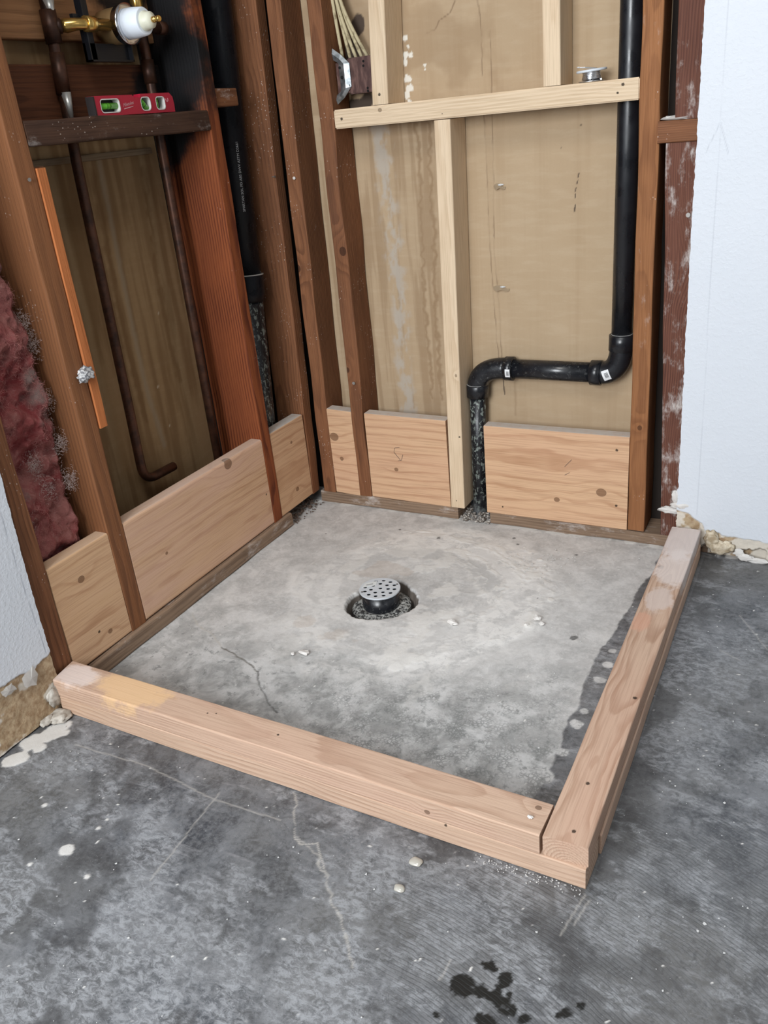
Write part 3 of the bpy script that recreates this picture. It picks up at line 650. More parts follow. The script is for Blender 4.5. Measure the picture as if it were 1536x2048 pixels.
board('blocking_board', blk(3, pith=(0.08, 0.16),  knots=((0.294, 0, 0.092, .010), (0.185, 0, 0.060, .006)), holes=((0.328, 0, 0.204, .004), (0.330, 0, 0.062, .004), (0.043, 0, 0.022, .003))), 'X', 0.5075, 0.8638, -0.001, 0.0345, 0.031, 0.2690, 'wide blocking board with two round knots, right of the drain pipe', 'board', G_BB, seed=23)
penc = plain('pencil_line', (0.08, 0.06, 0.06), 0.9)
def pencil(name, pts, parent, r=0.0005):
    bm = bmesh.new(); tube(bm, pts, r, 5); return bm_obj(name, bm, penc, parent)

# ================================================================== FRAMING, LEFT WALL
G_OLD_L = 'old studs of the left wall'
board('wall_stud', M_old(21, speck=1.0), 'Z', -0.135, 0.0, -0.984, -0.9405, 0.0385, TOP, 'brown stud beside the left drywall at the end of the front curb', 'stud', G_OLD_L, shift=(0, 0.012), jit=0.003, seed=31)
l2 = board('wall_stud', wood('old_wood_22', (0.225, 0.092, 0.038), (0.11, 0.045, 0.021), 22, pith=(-0.02, -0.05), freq=120, blotch=0.4, speck=0.35, warp=0.006, tone=(0.2, 0.085, 0.035)), 'Z', -0.135, 0.0, -0.778, -0.7345, 0.0385, TOP, 'brown stud carrying the thin orange wood strip', 'stud', G_OLD_L, jit=0.0015, seed=32)
board('wall_stud', wood('old_wood_23', (0.245, 0.068, 0.022), (0.080, 0.016, 0.007), 23, pith=(-0.06, -0.035), freq=130, blotch=0.35, rings=0.9, speck=0.25, soot=((1.06, 0.075, 0.0, .10), (1.16, 0.03, 0.0, .13), (0.99, 0.03, 0, .09), (1.10, 0.095, 0, .06), (0.93, 0.0, 0, .07), (1.22, 0.08, 0, .07)), tone=(0.12, 0.03, 0.014)), 'Z', -0.135, 0.0, -0.2335, -0.1955, 0.0385, TOP, 'red brown stud with scorched black area beside the shower valve', 'stud', G_OLD_L, jit=0.0015, seed=33)
board('wall_stud', M_old(24, speck=1.2), 'Z', -0.09, 0.0, -0.0385, -0.001, 0.0385, TOP, 'leaning brown stud behind the left black pipe, at the corner', 'stud', G_OLD_L, shift=(0, 0.078), jit=0.0025, seed=34)
G_BL = 'new blocking boards between the left wall studs'
board('blocking_board', blk(5, pith=(0.1, -0.05), top=0.2, knots=((0.070, 0.177, 0.034, .007), (0.105, 0.035, 0.034, .005)), holes=((0.078, 0.05, 0.034, .004),), tone=(0.55, 0.34, 0.16), blotch=0.3), 'Y', -0.036, -0.001, -0.9385, -0.779, 0.0395, 0.2745, 'short blocking board below the pink insulation', 'board', G_BL, r=0.004, seed=35)
board('blocking_board', blk(6, pith=(0.05, -0.02), top=0.25, knots=((0.357, 0.225, 0.03, .013), (0.1, 0.115, 0.034, .004)), holes=((0.484, 0.09, 0.034, .004),), tone=(0.62, 0.40, 0.31), blotch=0.7), 'Y', -0.036, 0.000, -0.7335, -0.2345, 0.0395, 0.2750, 'longest blocking board on the left wall, below the copper pipes', 'board', G_BL, r=0.006, seed=36, jit=0.001)
board('blocking_board', blk(7, pith=(0.1, -0.06), top=0.9, knots=((0.088, 0.18, 0.034, .004), (0.085, 0.045, 0.034, .006)), tone=(0.5, 0.3, 0.14), blotch=0.35), 'Y', -0.036, -0.001, -0.1945, -0.0400, 0.0395, 0.2750, 'short blocking board in the corner, below the left black pipe', 'board', G_BL, r=0.003, seed=37)
shelf = board('shelf_board', wood('shelf_wood', (0.085, 0.042, 0.025), (0.026, 0.013, 0.010), 41, pith=(0.02, -0.06), freq=170, speck=0.9, dust=0.12, blotch=0.5, bump=0.8), 'Y', -0.092, 0.0005, -0.7340, -0.2340, 0.9905, 1.0305, 'dark rough horizontal board carrying the red level', 'board', None, jit=0.003, seed=38, r=0.004)
# cross pieces at the back of the valve bay
board('cross_board', wood('valve_board_a', (0.33, 0.165, 0.075), (0.19, 0.09, 0.04), 42, pith=(0.05, 0.05), freq=110, soot=((0.12, 0.16, 0.02, .06), (0.05, 0.10, 0.02, .05), (0.42, 0.1, 0.02, .09), (0.20, 0.20, 0.02, .05))), 'Y', -0.136, -0.1135, -0.733, -0.2345, 1.168, 1.40, 'tan cross board directly behind the brass shower valve', 'board', None, seed=39)
board('cross_board', wood('valve_board_b', (0.12, 0.042, 0.018), (0.05, 0.018, 0.01), 43, pith=(0.05, 0.05), freq=130, soot=((0.47, 0.05, 0.02, .08),)), 'Y', -0.136, -0.1135, -0.733, -0.2345, 1.015, 1.128, 'dark red cross board behind the level, lower one of two', 'board', None, seed=40)
board('blocking_board', M_old(44, dust=0.3), 'Y', -0.045, -0.004, -0.1945, -0.115, 1.035, 1.071, 'stubby cut-off block behind the left black pipe', 'board', None, seed=42, jit=0.001)
# thin orange strip on the stud
e = empty('wood_strip', (0.0, -0.7335, 0.48), 'thin bright orange wood strip fastened beside the left stud', 'strip')
def pb(name, mat, axis, x0, x1, y0, y1, z0, z1, par, **k):
    l = par.location; return board(name, mat, axis, x0 - l.x, x1 - l.x, y0 - l.y, y1 - l.y, z0 - l.z, z1 - l.z, parent=par, **k)
pb('front_strip', wood('strip_wood', (0.48, 0.165, 0.055), (0.34, 0.10, 0.03), 45, pith=(0.05, 0.02), freq=100, blotch=0.2, rings=0.3), 'Z', -0.010, 0.003, -0.7330, -0.7135, 0.482, 0.956, e, jit=0.0015, seed=43, r=0.001)
pb('rear_strip', wood('strip_wood_b', (0.20, 0.085, 0.04), (0.10, 0.04, 0.02), 46, pith=(0.05, 0.02), freq=120), 'Z', -0.030, -0.0105, -0.7335, -0.7050, 0.482, 0.958, e, jit=0.002, seed=44, r=0.001)
# top plates
board('top_plate', pale(15), 'X', 0.0, 3.2, 0.0, 0.088, 2.4, 2.438, 'pale top plate under the ceiling along the back wall', 'plate')
board('top_plate', pale(16), 'Y', -0.135, 0.0, -3.3, -0.001, 2.4, 2.438, 'pale top plate under the ceiling along the left wall', 'plate')

# ================================================================== CURB
cw, ch = 0.0632, 0.0368
def curbm(seed, **k):
    a = dict(pith=(0.02, -0.06), freq=130, blotch=0.35, tone=(0.50, 0.31, 0.235), rings=0.55, warp=0.010, bump=0.35); a.update(k)
    return wood('curb_wood_%d' % seed, CURB_L, CURB_D, seed, **a)
fa = math.atan2(-1.0263 + 1.0041, 1.0417)
L0 = 1.0415
board('curb_board', curbm(1, pith=(-0.1, -0.06), freq=180, tone=(0.54, 0.37, 0.24), holes=((0.815, 0, 0.034, .003),)), 'X', 0.018, 0.018 + 1.0235, -1.0045, -1.0045 + cw, 0.0002, ch, 'lower board of the front curb, lying on the concrete', 'board', 'curb boards', rotz=fa, seed=51, jit=0.0012, r=0.002)
board('curb_board', curbm(2, pith=(0.03, -0.08), freq=170, knots=((0.79, -0.001, 0.012, .004), (0.945, 0.048, 0.0368, .004)), holes=((0.50, 0.035, 0.0368, .003), (0.365, 0.04, 0.0368, .002), (0.350, 0.035, 0.0368, .002)),
      smear=((0.03, 0.03, 0.037, .035, (0.72, 0.62, 0.58)), (0.17, 0.035, 0.037, .05, (0.72, 0.47, 0.25)))), 'X', 0.0140, 0.0140 + 0.9625, -1.0044, -1.0044 + cw, ch + 0.0002, 2 * ch, 'upper board of the front curb, dust-marked at its left end', 'board', 'curb boards', rotz=fa, seed=52, jit=0.001, r=0.003, skew0=-0.012)
th = 0.0081
Ex, Ey = 1.0437 - cw * math.cos(th), -1.0214 - cw * math.sin(th)
def side(name, mat, x, y, L, z0, z1, label, seed, **k):
    bm = bmesh.new(); board_mesh(bm, L, cw, z1 - z0, r=0.0028, seg=40, jit=0.001, seed=seed, **k)
    # local X along +Y, local Y to the left (-X), local Z up
    R_ = Matrix(((0, -1, 0), (1, 0, 0), (0, 0, 1))).to_4x4()
    mw = Matrix.Rotation(th, 4, 'Z') @ R_; mw.translation = (x + cw * math.cos(th), y + cw * math.sin(th), z0)
    return props(bm_obj(name, bm, mat, None, mw), label, 'board', 'curb boards')
side('curb_board', curbm(3, pith=(0.02, -0.055), freq=190), 1.0460 - cw, -0.9585, 0.9230, 0.0002, ch, 'lower board of the right curb, lying on the concrete', 53)
side('curb_board', curbm(4, pith=(0.030, -0.012), freq=210, rings=0.9, warp=0.014, blotch=0.35, tone=(0.48, 0.27, 0.19),
     holes=((0.022, 0.026, 0.0368, .004), (0.118, 0.032, 0.0368, .004), (0.338, 0.010, 0.0368, .005)), knots=((0.79, 0.052, 0.0368, .006),),
     smear=((0.93, 0.03, 0.037, .06, (0.70, 0.64, 0.62)), (0.80, 0.02, 0.037, .05, (0.72, 0.64, 0.60)), (0.66, 0.03, 0.037, .03, (0.62, 0.52, 0.47)), (0.57, 0.048, 0.037, .020, (0.58, 0.32, 0.22)))),
     Ex, Ey, 0.9860, ch + 0.0003, 2 * ch, 'upper board of the right curb with end grain facing forward', 54)

# ================================================================== PIPES
def abs_mat(name, dusty=0.0, seed=0, paint=0.0):
    t = NT(name, 0.32, 0.5); P = t.mapping(t.obj(), loc=(seed, seed, seed)); n = t.noise(P, 30, 4)
    c = t.mix(n, (0.006, 0.007, 0.009), (0.012, 0.013, 0.017))
    if dusty: c = t.mix(t.math('MULTIPLY', t.rng(t.noise(P, 160, 6, 0.75), 0.62 - 0.12 * dusty, 0.72), 0.5 * dusty), c, (0.40, 0.41, 0.40))
    if paint:
        v = t.noise(t.mapping(P, sc=(1, 1, 0.6)), 130, 4, 0.6, 0.6); c = t.mix(t.math('MULTIPLY', t.rng(v, 0.53, 0.58), 0.85 * paint), c, (0.20, 0.23, 0.21))
        x, y, z = t.sep(t.obj()); c = t.mix(t.math('MULTIPLY', t.rng(t.math('ADD', z, t.math('MULTIPLY', n, 0.12)), 0.12, 0.06, 0.0, 1.0), 0.5), c, (0.40, 0.42, 0.43))
    t.color(c); t.rough(t.rng(n, 0.3, 0.7, 0.22, 0.42)); t.bump(t.noise(P, 500, 2), 0.08, 0.0005)
    return t.m
absm = abs_mat('abs_plastic'); absk = abs_mat('abs_plastic_matte', 0.0, 9); absk.node_tree.nodes['Principled BSDF'].inputs['Specular IOR Level'].default_value = 0.18; absd = abs_mat('abs_plastic_dusty', 0.6, 3); absp = abs_mat('abs_plastic_painted', 0.5, 5, 1.0)
white_ink = plain('white_ink', (0.42, 0.43, 0.44), 0.6)
def text_mesh(s, size):
    cu = bpy.data.curves.new('t', 'FONT'); cu.body = s; cu.size = size; cu.resolution_u = 2
    ob = bpy.data.objects.new('t', cu); COL.objects.link(ob)
    bpy.context.view_layer.update()
    dg = bpy.context.evaluated_depsgraph_get(); me = bpy.data.meshes.new_from_object(ob.evaluated_get(dg))
    bpy.data.objects.remove(ob); bpy.data.curves.remove(cu); me.materials.clear()
    return me
def pipe_text(s, size, p0, axis_dir, ang, rad, parent):
    """lettering wrapped on a pipe: runs along axis_dir from p0 (a point on the pipe's axis)"""
    me = text_mesh(s, size); ax = Vector(axis_dir).normalized()
    n = Vector((math.cos(ang), math.sin(ang), 0)); n = (n - ax * n.dot(ax)).normalized(); tn = n.cross(ax)
    loc = parent.location if parent else Vector((0, 0, 0))
    for v in me.vertices:
        a = v.co.y / rad
        v.co = Vector(p0) + ax * v.co.x + (n * math.cos(a) + tn * math.sin(a)) * (rad + 0.00035) - loc
    return link('printed_text', me, white_ink, parent)
def arc_path(c, a0, a1, r, plane, n=12):
    out = []
    for i in range(n + 1):
        a = math.radians(a0 + (a1 - a0) * i / n)
        out.append(Vector(c) + (Vector((math.cos(a), 0, math.sin(a))) if plane == 'XZ' else Vector((0, math.cos(a), math.sin(a)))) * r)
    return out
py = 0.0565
# -- trap arm on the back wall: one glued run of pipes and fittings
e = empty('drain_pipe', (0.47, py, 0.0), 'black plastic drain pipe with two elbows on the back wall', 'pipe')
E0 = Vector(e.location)
def pt(name, path, rad, mat, par=e, n=28, **k):
    bm = bmesh.new(); tube(bm, [Vector(p) - Vector(par.location) for p in path], rad, n, **k)
    return bm_obj(name, bm, mat, par, smooth=False) if k.get('flat') else smooth_side(bm_obj(name, bm, mat, par))
def smooth_side(o):
    for p in o.data.polygons: p.use_smooth = len(p.vertices) == 4
    return o
pt('upper_pipe', [(0.8272, py, 0.480), (0.8290, py, 0.9), (0.8302, py, 1.25), (0.834, py, TOP)], 0.0232, absm)
pt('horizontal_pipe', [(0.560, py, 0.4005), (0.775, py, 0.4000)], 0.0232, absd)
pt('lower_pipe', [(0.4725, py, 0.345), (0.470, py, 0.18), (0.466, py, -0.03)], 0.0202, absp)
# right elbow
pth = [Vector((0.8268, py, 0.478))] + bez([(0.8268, py, 0.455), (0.823, py, 0.402), (0.782, py, 0.400)], 14)
pt('elbow', pth, 0.0262, absm)
el1 = e.children[-1]
def ring_part(name, a, b, r, mat): return pt(name, [a, a, b, b], [r - 0.003, r, r, r - 0.003], mat)
pt('collar', [(0.8275, py, 0.492), (0.8275, py, 0.491), (0.8270, py, 0.456), (0.8270, py, 0.455)], [0.0262, 0.0285, 0.0285, 0.0265], absm)
pt('collar', [(0.758, py, 0.400), (0.759, py, 0.400), (0.783, py, 0.400), (0.784, py, 0.400)], [0.0265, 0.0292, 0.0292, 0.0265], absm)
pth = bez([(0.552, py, 0.4005), (0.4745, py, 0.4005), (0.4735, py, 0.345)], 16)
pt('elbow', pth, 0.0262, absd)
pt('collar', [(0.549, py, 0.4005), (0.550, py, 0.4005), (0.570, py, 0.4005), (0.571, py, 0.4005)], [0.0265, 0.0292, 0.0292, 0.0265], absd)
pt('collar', [(0.4735, py, 0.357), (0.4735, py, 0.355), (0.4725, py, 0.325), (0.4725, py, 0.323)], [0.0265, 0.0285, 0.0275, 0.023], absm)
pt('glue_bead', [(0.8275, py, 0.4925), (0.8275, py, 0.4935)], 0.0240, plain('clear_glue', (0.45, 0.45, 0.44), 0.25))
pt('glue_bead', [(0.4735, py, 0.3575), (0.4735, py, 0.3585)], 0.0275, plain('clear_glue', (0.35, 0.35, 0.34), 0.25))
lab = plain('label_paper', (0.75, 0.76, 0.77), 0.6); ink = plain('label_ink', (0.02, 0.02, 0.02), 0.7)
def sticker(c, axis_dir, r, a0, a1, length, par):
    """curved barcode sticker on a collar; a measured round the axis from up towards the viewer"""
    ax = Vector(axis_dir).normalized(); up = Vector((0, 0, 1)); up = (up - ax * up.dot(ax)).normalized(); fr = Vector((0, -1, 0)); fr = (fr - ax * fr.dot(ax)).normalized()
    c = Vector(c) - Vector(par.location)
    def patch(bm, l0, l1, b0, b1, rr, n=8):
        pr = None
        for i in range(n + 1):
            a = math.radians(b0 + (b1 - b0) * i / n); d = up * math.cos(a) + fr * math.sin(a)
            v = [bm.verts.new(c + ax * l + d * rr) for l in (l0, l1)]
            if pr: bm.faces.new((pr[0], pr[1], v[1], v[0]))
            pr = v
    bm = bmesh.new(); patch(bm, -length / 2, length / 2, a0, a1, r + 0.0004)
    s_ = bm_obj('label_sticker', bm, lab, par)
    bm = bmesh.new(); random.seed(4); a = a0 + (a1 - a0) * 0.25
    while a < a0 + (a1 - a0) * 0.75:
        wd = random.uniform(1.0, 3.0); patch(bm, -length * 0.2, length * 0.32, a, a + wd, r + 0.0007, 1); a += wd + random.uniform(1.2, 2.5)
    bm_obj('barcode', bm, ink, s_)
sticker((0.563, py, 0.4005), (1, 0, 0), 0.0292, 78, 118, 0.012, e)
sticker((0.799, py, 0.4045), (0.93, 0, 0.36), 0.0263, 68, 122, 0.017, e)
pipe_text('ABS DWV ASTM', 0.0075, (0.8280, py, 0.50), (0.0028, 0, 1), math.radians(207), 0.0232, e)
pipe_text('ABS DWV ASTM', 0.0075, (0.8292, py, 0.86), (0.0028, 0, 1), math.radians(207), 0.0232, e)
# -- left black stack
e2 = empty('vent_pipe', (-0.075, -0.14, 0.039), 'thick black plastic pipe in the corner bay of the left wall', 'pipe')
A, B_, C_ = Vector((-0.0735, -0.145, 0.039)), Vector((-0.0735, -0.094, 0.655)), Vector((-0.0785, -0.046, 1.25))
Dp = C_ + (C_ - B_) * ((TOP - 1.25) / (C_.z - B_.z)); Dp.x = -0.086
pt('lower_pipe', [A, B_], 0.0360, absp, e2)
pt('upper_pipe', [B_, C_, Dp], 0.0385, absk, e2)
d_ = (C_ - B_).normalized()
pt('collar', [B_ - d_ * 0.065, B_ - d_ * 0.045, B_ - d_ * 0.001, B_], [0.038, 0.0430, 0.0440, 0.0440], absk, e2)
pt('glue_bead', [B_, B_ + d_ * 0.0025], 0.0442, plain('glue_bead', (0.40, 0.40, 0.38), 0.3), e2)
pipe_text('SPARTAN SOL PD ABS DWV ASTM D2661', 0.0085, B_ + d_ * 0.15, d_, math.radians(-28), 0.0385, e2)


# -- copper supply lines
def copper(name, seed):
    t = NT(name, 0.45, 0.5); t.b.inputs['Metallic'].default_value = 0.55; n = t.noise(t.mapping(t.obj(), loc=(seed, 0, 0)), 25, 5, 0.65)
    t.color(t.mix(t.rng(n, 0.35, 0.7), (0.10, 0.042, 0.024), (0.030, 0.016, 0.012))); return t.m  # copper toned down, shade of the bay put into its colour
cop = copper('aged_copper', 1); cop2 = copper('aged_copper_shaded_b', 5)
brass = plain('brass', (0.62, 0.40, 0.12), 0.22, 0.9); solder = plain('solder', (0.5, 0.5, 0.48), 0.35, 0.6)
e3 = empty('water_pipe', (-0.1, -0.555, 0.3), 'left vertical copper pipe with an elbow at its lower end', 'pipe', 'copper supply pipes')
pt('copper_tube', [(-0.098, -0.528, 2.39), (-0.098, -0.531, 1.20), (-0.098, -0.537, 1.05), (-0.098, -0.543, 0.95), (-0.098, -0.553, 0.45), (-0.098, -0.556, 0.335)] + bez([(-0.098, -0.556, 0.320), (-0.098, -0.556, 0.285), (-0.098, -0.520, 0.283)], 10)[0:] + [(-0.098, -0.455, 0.281)], 0.0105, cop, e3, n=16)
pt('coupling', [(-0.098, -0.5365, 1.075), (-0.098, -0.531, 1.145)], 0.0135, cop2, e3, n=16)
pt('tee_fitting', [(-0.098, -0.531, 1.16), (-0.098, -0.530, 1.215)], 0.0150, cop2, e3, n=16)
pt('solder_drip', [(-0.091, -0.5375, 1.078), (-0.089, -0.5385, 1.03)], [0.010, 0.004], solder, e3, n=12)
pt('solder_drip', [(-0.091, -0.530, 1.23), (-0.089, -0.530, 1.200)], [0.011, 0.004], solder, e3, n=12)
e4 = empty('water_pipe', (-0.09, -0.297, 0.25), 'right vertical copper pipe beside the scorched stud', 'pipe', 'copper supply pipes')
pt('copper_tube', [(-0.095, -0.288, 2.39), (-0.095, -0.288, 1.135), (-0.095, -0.293, 0.95), (-0.095, -0.296, 0.60), (-0.095, -0.300, 0.10)], 0.0105, cop, e4, n=16)
pt('coupling', [(-0.095, -0.288, 1.09), (-0.095, -0.288, 1.135)], 0.0135, cop2, e4, n=16)
pt('coupling', [(-0.095, -0.288, 1.19), (-0.095, -0.288, 1.30)], 0.0130, brass, e4, n=16)
# -- valve
e5 = empty('shower_valve', (-0.06, -0.388, 1.19), 'brass shower valve with a white plastic cartridge cap', 'valve')
vb = NT('valve_brass', 0.4, 0.5); vb.b.inputs['Metallic'].default_value = 0.6; vb.color((0.34, 0.22, 0.10)); vb = vb.m
vc = plain('valve_chrome', (0.6, 0.6, 0.62), 0.15, 1.0); vp = plain('valve_white_plastic', (0.72, 0.78, 0.85), 0.4); vcap = plain('valve_cream_plastic', (0.68, 0.68, 0.55), 0.4)
vblack = plain('valve_black_plastic', (0.006, 0.007, 0.010), 0.4)
def vl(name, prof, mat, n=40, c=(0, 0, 0), axis='X'):
    bm = bmesh.new(); lathe(bm, prof, c, axis, n); return smooth_side(bm_obj(name, bm, mat, e5))
vl('body', [(0.020, -0.046), (0.030, -0.040), (0.032, -0.02), (0.032, 0.006), (0.030, 0.010)], vb)
vl('retaining_ring', [(0.030, 0.006), (0.0345, 0.008), (0.0345, 0.018), (0.0365, 0.020), (0.0365, 0.024), (0.030, 0.025)], vc)
vl('cartridge', [(0.027, 0.024), (0.0265, 0.040), (0.0245, 0.062), (0.0225, 0.064)], vp)
vl('cartridge_cap', [(0.0175, 0.063), (0.0175, 0.068), (0.0155, 0.071), (0.0145, 0.080), (0.006, 0.084)], vcap)
vl('stem', [(0.0055, 0.082), (0.0055, 0.090), (0.003, 0.091), (0.003, 0.094), (0.0058, 0.095), (0.0058, 0.100), (0.004, 0.102)], brass, 16)
bm = bmesh.new()
def boxl(bm, x0, x1, y0, y1, z0, z1): mould(bm, [(x0, y0, z0), (x1, y0, z0), (x1, y1, z0), (x0, y1, z0)], (0, 0, z1 - z0))
boxl(bm, -0.022, -0.016, -0.088, -0.062, -0.062, 0.075); boxl(bm, -0.022, -0.016, -0.088, 0.030, -0.062, -0.030)
boxl(bm, -0.016, -0.006, -0.088, 0.030, -0.062, -0.059); boxl(bm, -0.016, -0.006, 0.027, 0.030, -0.062, -0.030); boxl(bm, -0.016, -0.006, -0.088, -0.085, -0.062, 0.075)
boxl(bm, -0.022, -0.014, -0.106, -0.088, 0.010, 0.018)
bm_obj('mounting_bracket', bm, vblack, e5)
pt('inlet_tube', [(-0.090, -0.512, 1.1888), (-0.085, -0.505, 1.1890), (-0.070, -0.495, 1.190), (-0.062, -0.48, 1.190), (-0.060, -0.420, 1.190)], [0.0105, 0.0125, 0.0105, 0.0105, 0.0105], brass, e5, n=16)
pt('inlet_fitting', [(-0.0605, -0.482, 1.190), (-0.0605, -0.4805, 1.190), (-0.060, -0.458, 1.190), (-0.060, -0.456, 1.190)], [0.0115, 0.0140, 0.0140, 0.0115], brass, e5, n=20)
pt('tee_outlet', [(-0.0955, -0.521, 1.1885), (-0.090, -0.513, 1.189)], 0.0132, cop2, e3, n=20)
pt('outlet_tube', [(-0.060, -0.355, 1.190), (-0.0600, -0.268, 1.1895)], 0.0110, cop2, e5, n=16)
pt('outlet_cap', [(-0.060, -0.279, 1.1895), (-0.060, -0.258, 1.1895), (-0.060, -0.255, 1.1895)], [0.0128, 0.0128, 0.009], cop2, e5, n=16)

# ================================================================== LEVEL
def level():
    L, H, D, y0, z0 = 0.2235, 0.0345, 0.018, -0.5405, 1.0312
    e = empty('torpedo_level', (-0.02, y0, z0), 'small red torpedo level with green vials on the dark shelf board', 'level')
    red = plain('red_paint', (0.36, 0.012, 0.035), 0.35); rim = plain('vial_rim', (0.62, 0.60, 0.58), 0.4)
    green = plain('vial_green', (0.10, 0.36, 0.03), 0.2); blk_ = plain('vial_dark', (0.012, 0.012, 0.012), 0.5)
    bm = bmesh.new()
    out = [(0.0, 0.0), (L, 0.0), (L + 0.001, 0.014), (L - 0.001, 0.028), (L - 0.010, H + 0.0015), (0.128, H + 0.001), (0.124, H - 0.005), (0.108, H - 0.005), (0.103, H), (0.0, H)]
    def rr(cx, cy, w_, h_, r=0.004, n=4): return [(cx - w_ / 2 + a, cy - h_ / 2 + b) for a, b in rrect(w_, h_, r, n)]
    wins = [rr(0.0385, 0.017, 0.050, 0.022, 0.006), rr(0.138, 0.0175, 0.027, 0.023, 0.008), rr(0.182, 0.0175, 0.026, 0.022, 0.006)]
    # face with window openings, extruded to full thickness
    def loop(pts):
        vs2 = [bm.verts.new((0, a, b)) for a, b in pts]; return [bm.edges.new((vs2[i], vs2[(i + 1) % len(vs2)])) for i in range(len(vs2))]
    edges = loop(out)
    for w_ in wins: edges += loop(w_)
    bmesh.ops.triangle_fill(bm, use_beauty=True, edges=edges)
    ex = bmesh.ops.extrude_face_region(bm, geom=list(bm.faces))
    bmesh.ops.translate(bm, verts=[g for g in ex['geom'] if isinstance(g, bmesh.types.BMVert)], vec=(-D, 0, 0))
    bm_obj('body', bm, red, e)
    for i, (cx, cy, w_, h_) in enumerate(((0.0385, 0.017, 0.050, 0.022), (0.138, 0.0175, 0.027, 0.023), (0.182, 0.0175, 0.026, 0.022))):
        bm = bmesh.new(); o_ = rr(cx, cy, w_ + 0.0025, h_ + 0.0025, 0.007 if i != 1 else 0.009); n_ = rr(cx, cy, w_ - 0.001, h_ - 0.001, 0.0055 if i != 1 else 0.0075)
        a = [bm.verts.new((0.0008, p, q)) for p, q in o_]; b = [bm.verts.new((0.0008, p, q)) for p, q in n_]; c = [bm.verts.new((-D * 0.8, p, q)) for p, q in n_]; m = len(a)
        for k in range(m):
            bm.faces.new((a[k], a[(k + 1) % m], b[(k + 1) % m], b[k])); bm.faces.new((b[k], b[(k + 1) % m], c[(k + 1) % m], c[k]))
        rm = bm_obj('vial_frame', bm, rim, e)
        bm = bmesh.new()
        d = [(0, 1, 0), (0, 0.72, -0.69), (0, 0, 1)][i]; hl = [0.024, 0.0125, 0.0105][i]; dv = Vector(d).normalized()
        c0 = Vector((-D * 0.45, cx - (0.006 if i == 2 else 0), cy))
        tube(bm, [c0 - dv * hl, c0 + dv * hl], 0.0058, 16)
        vl_ = smooth_side(bm_obj('vial', bm, green, e))
        bm = bmesh.new()
        for s_ in (-0.003, 0.003):
            p = c0 + dv * s_ * (1.4 if i == 0 else 1); tube(bm, [p - dv * 0.0003, p + dv * 0.0003], 0.0061, 16)
        bm_obj('vial_line', bm, blk_, vl_)
    bm = bmesh.new(); boxl(bm, -D * 0.95, -D * 0.85, 0.006, L - 0.006, 0.003, 0.030); bm_obj('back_web', bm, blk_, e)
    bm = bmesh.new(); boxl(bm, -D - 0.0006, 0.0006, -0.0035, 0.0002, 0.0005, H - 0.0005); bm_obj('end_cap', bm, plain('grey_rubber', (0.02, 0.016, 0.016), 0.6), e)
    me = text_mesh('Milwaukee', 0.0085)
    w_ = max(v.co.x for v in me.vertices)
    for v in me.vertices:
        x = v.co.x / w_ * 0.030; y = v.co.y * 1.1
        v.co = (0.0005, 0.073 + x + y * 0.2, 0.0135 + y + x * 0.16)
    ld = plain('logo_paint', (0.62, 0.35, 0.37), 0.5)
    link('logo_lettering', me, ld, e)
    bm = bmesh.new(); mould(bm, [(0.0003, 0.074, 0.0095), (0.0003, 0.100, 0.0135), (0.0003, 0.101, 0.0145), (0.0003, 0.075, 0.0113)], (0.0003, 0, 0)); bm_obj('logo_underline', bm, ld, e)
    bm = bmesh.new(); pr = [(0.0004, 0.2035 + 0.0032 * math.cos(a), 0.0235 + 0.0042 * math.sin(a)) for a in np.linspace(PI * 0.9, 2.2 * PI, 12)]; tube(bm, pr, 0.0004, 6); bm_obj('printed_mark', bm, ld, e)
level()

# ================================================================== ELECTRICAL BOX
e6 = empty('electrical_box', (0.19, 0.04, 1.035), 'brown electrical box with a galvanized metal side bracket', 'electrical box')
def loc6(p): return (p[0] - 0.19, p[1] - 0.04, p[2] - 1.035)
galv = NT('galvanized', 0.38, 0.5); galv.b.inputs['Metallic'].default_value = 0.75
galv.color(galv.mix(galv.rng(galv.noise(galv.obj(), 60, 5), 0.35, 0.65), (0.16, 0.18, 0.19), (0.42, 0.45, 0.47))); galv = galv.m
bakel = NT('bakelite', 0.5, 0.4); bakel.color(bakel.mix(bakel.rng(bakel.noise(bakel.mapping(bakel.obj(), sc=(1, 1, 0.25)), 120, 4), 0.4, 0.7), (0.060, 0.026, 0.022), (0.15, 0.08, 0.065))); bakel = bakel.m
bm = bmesh.new(); boxl(bm, *[q for p in ((0.205 - .19, 0.2755 - .19), (0.030 - .04, 0.078 - .04), (0.0, 0.073)) for q in p])
bmesh.ops.bevel(bm, geom=list(bm.edges), offset=0.002, segments=2, affect='EDGES'); bx_ = bm_obj('box_shell', bm, bakel, e6)
blkm = plain('hole_black', (0.004, 0.004, 0.004), 0.9)
for a, b in ((0.247, 1.098), (0.246, 1.089), (0.252, 1.044), (0.252, 1.038)):
    bm = bmesh.new(); lathe(bm, [(0.0026, -0.0004), (0.0026, 0.0004)], loc6((a, 0.0297, b)), 'Y', 14); bm_obj('mounting_hole', bm, blkm, bx_)
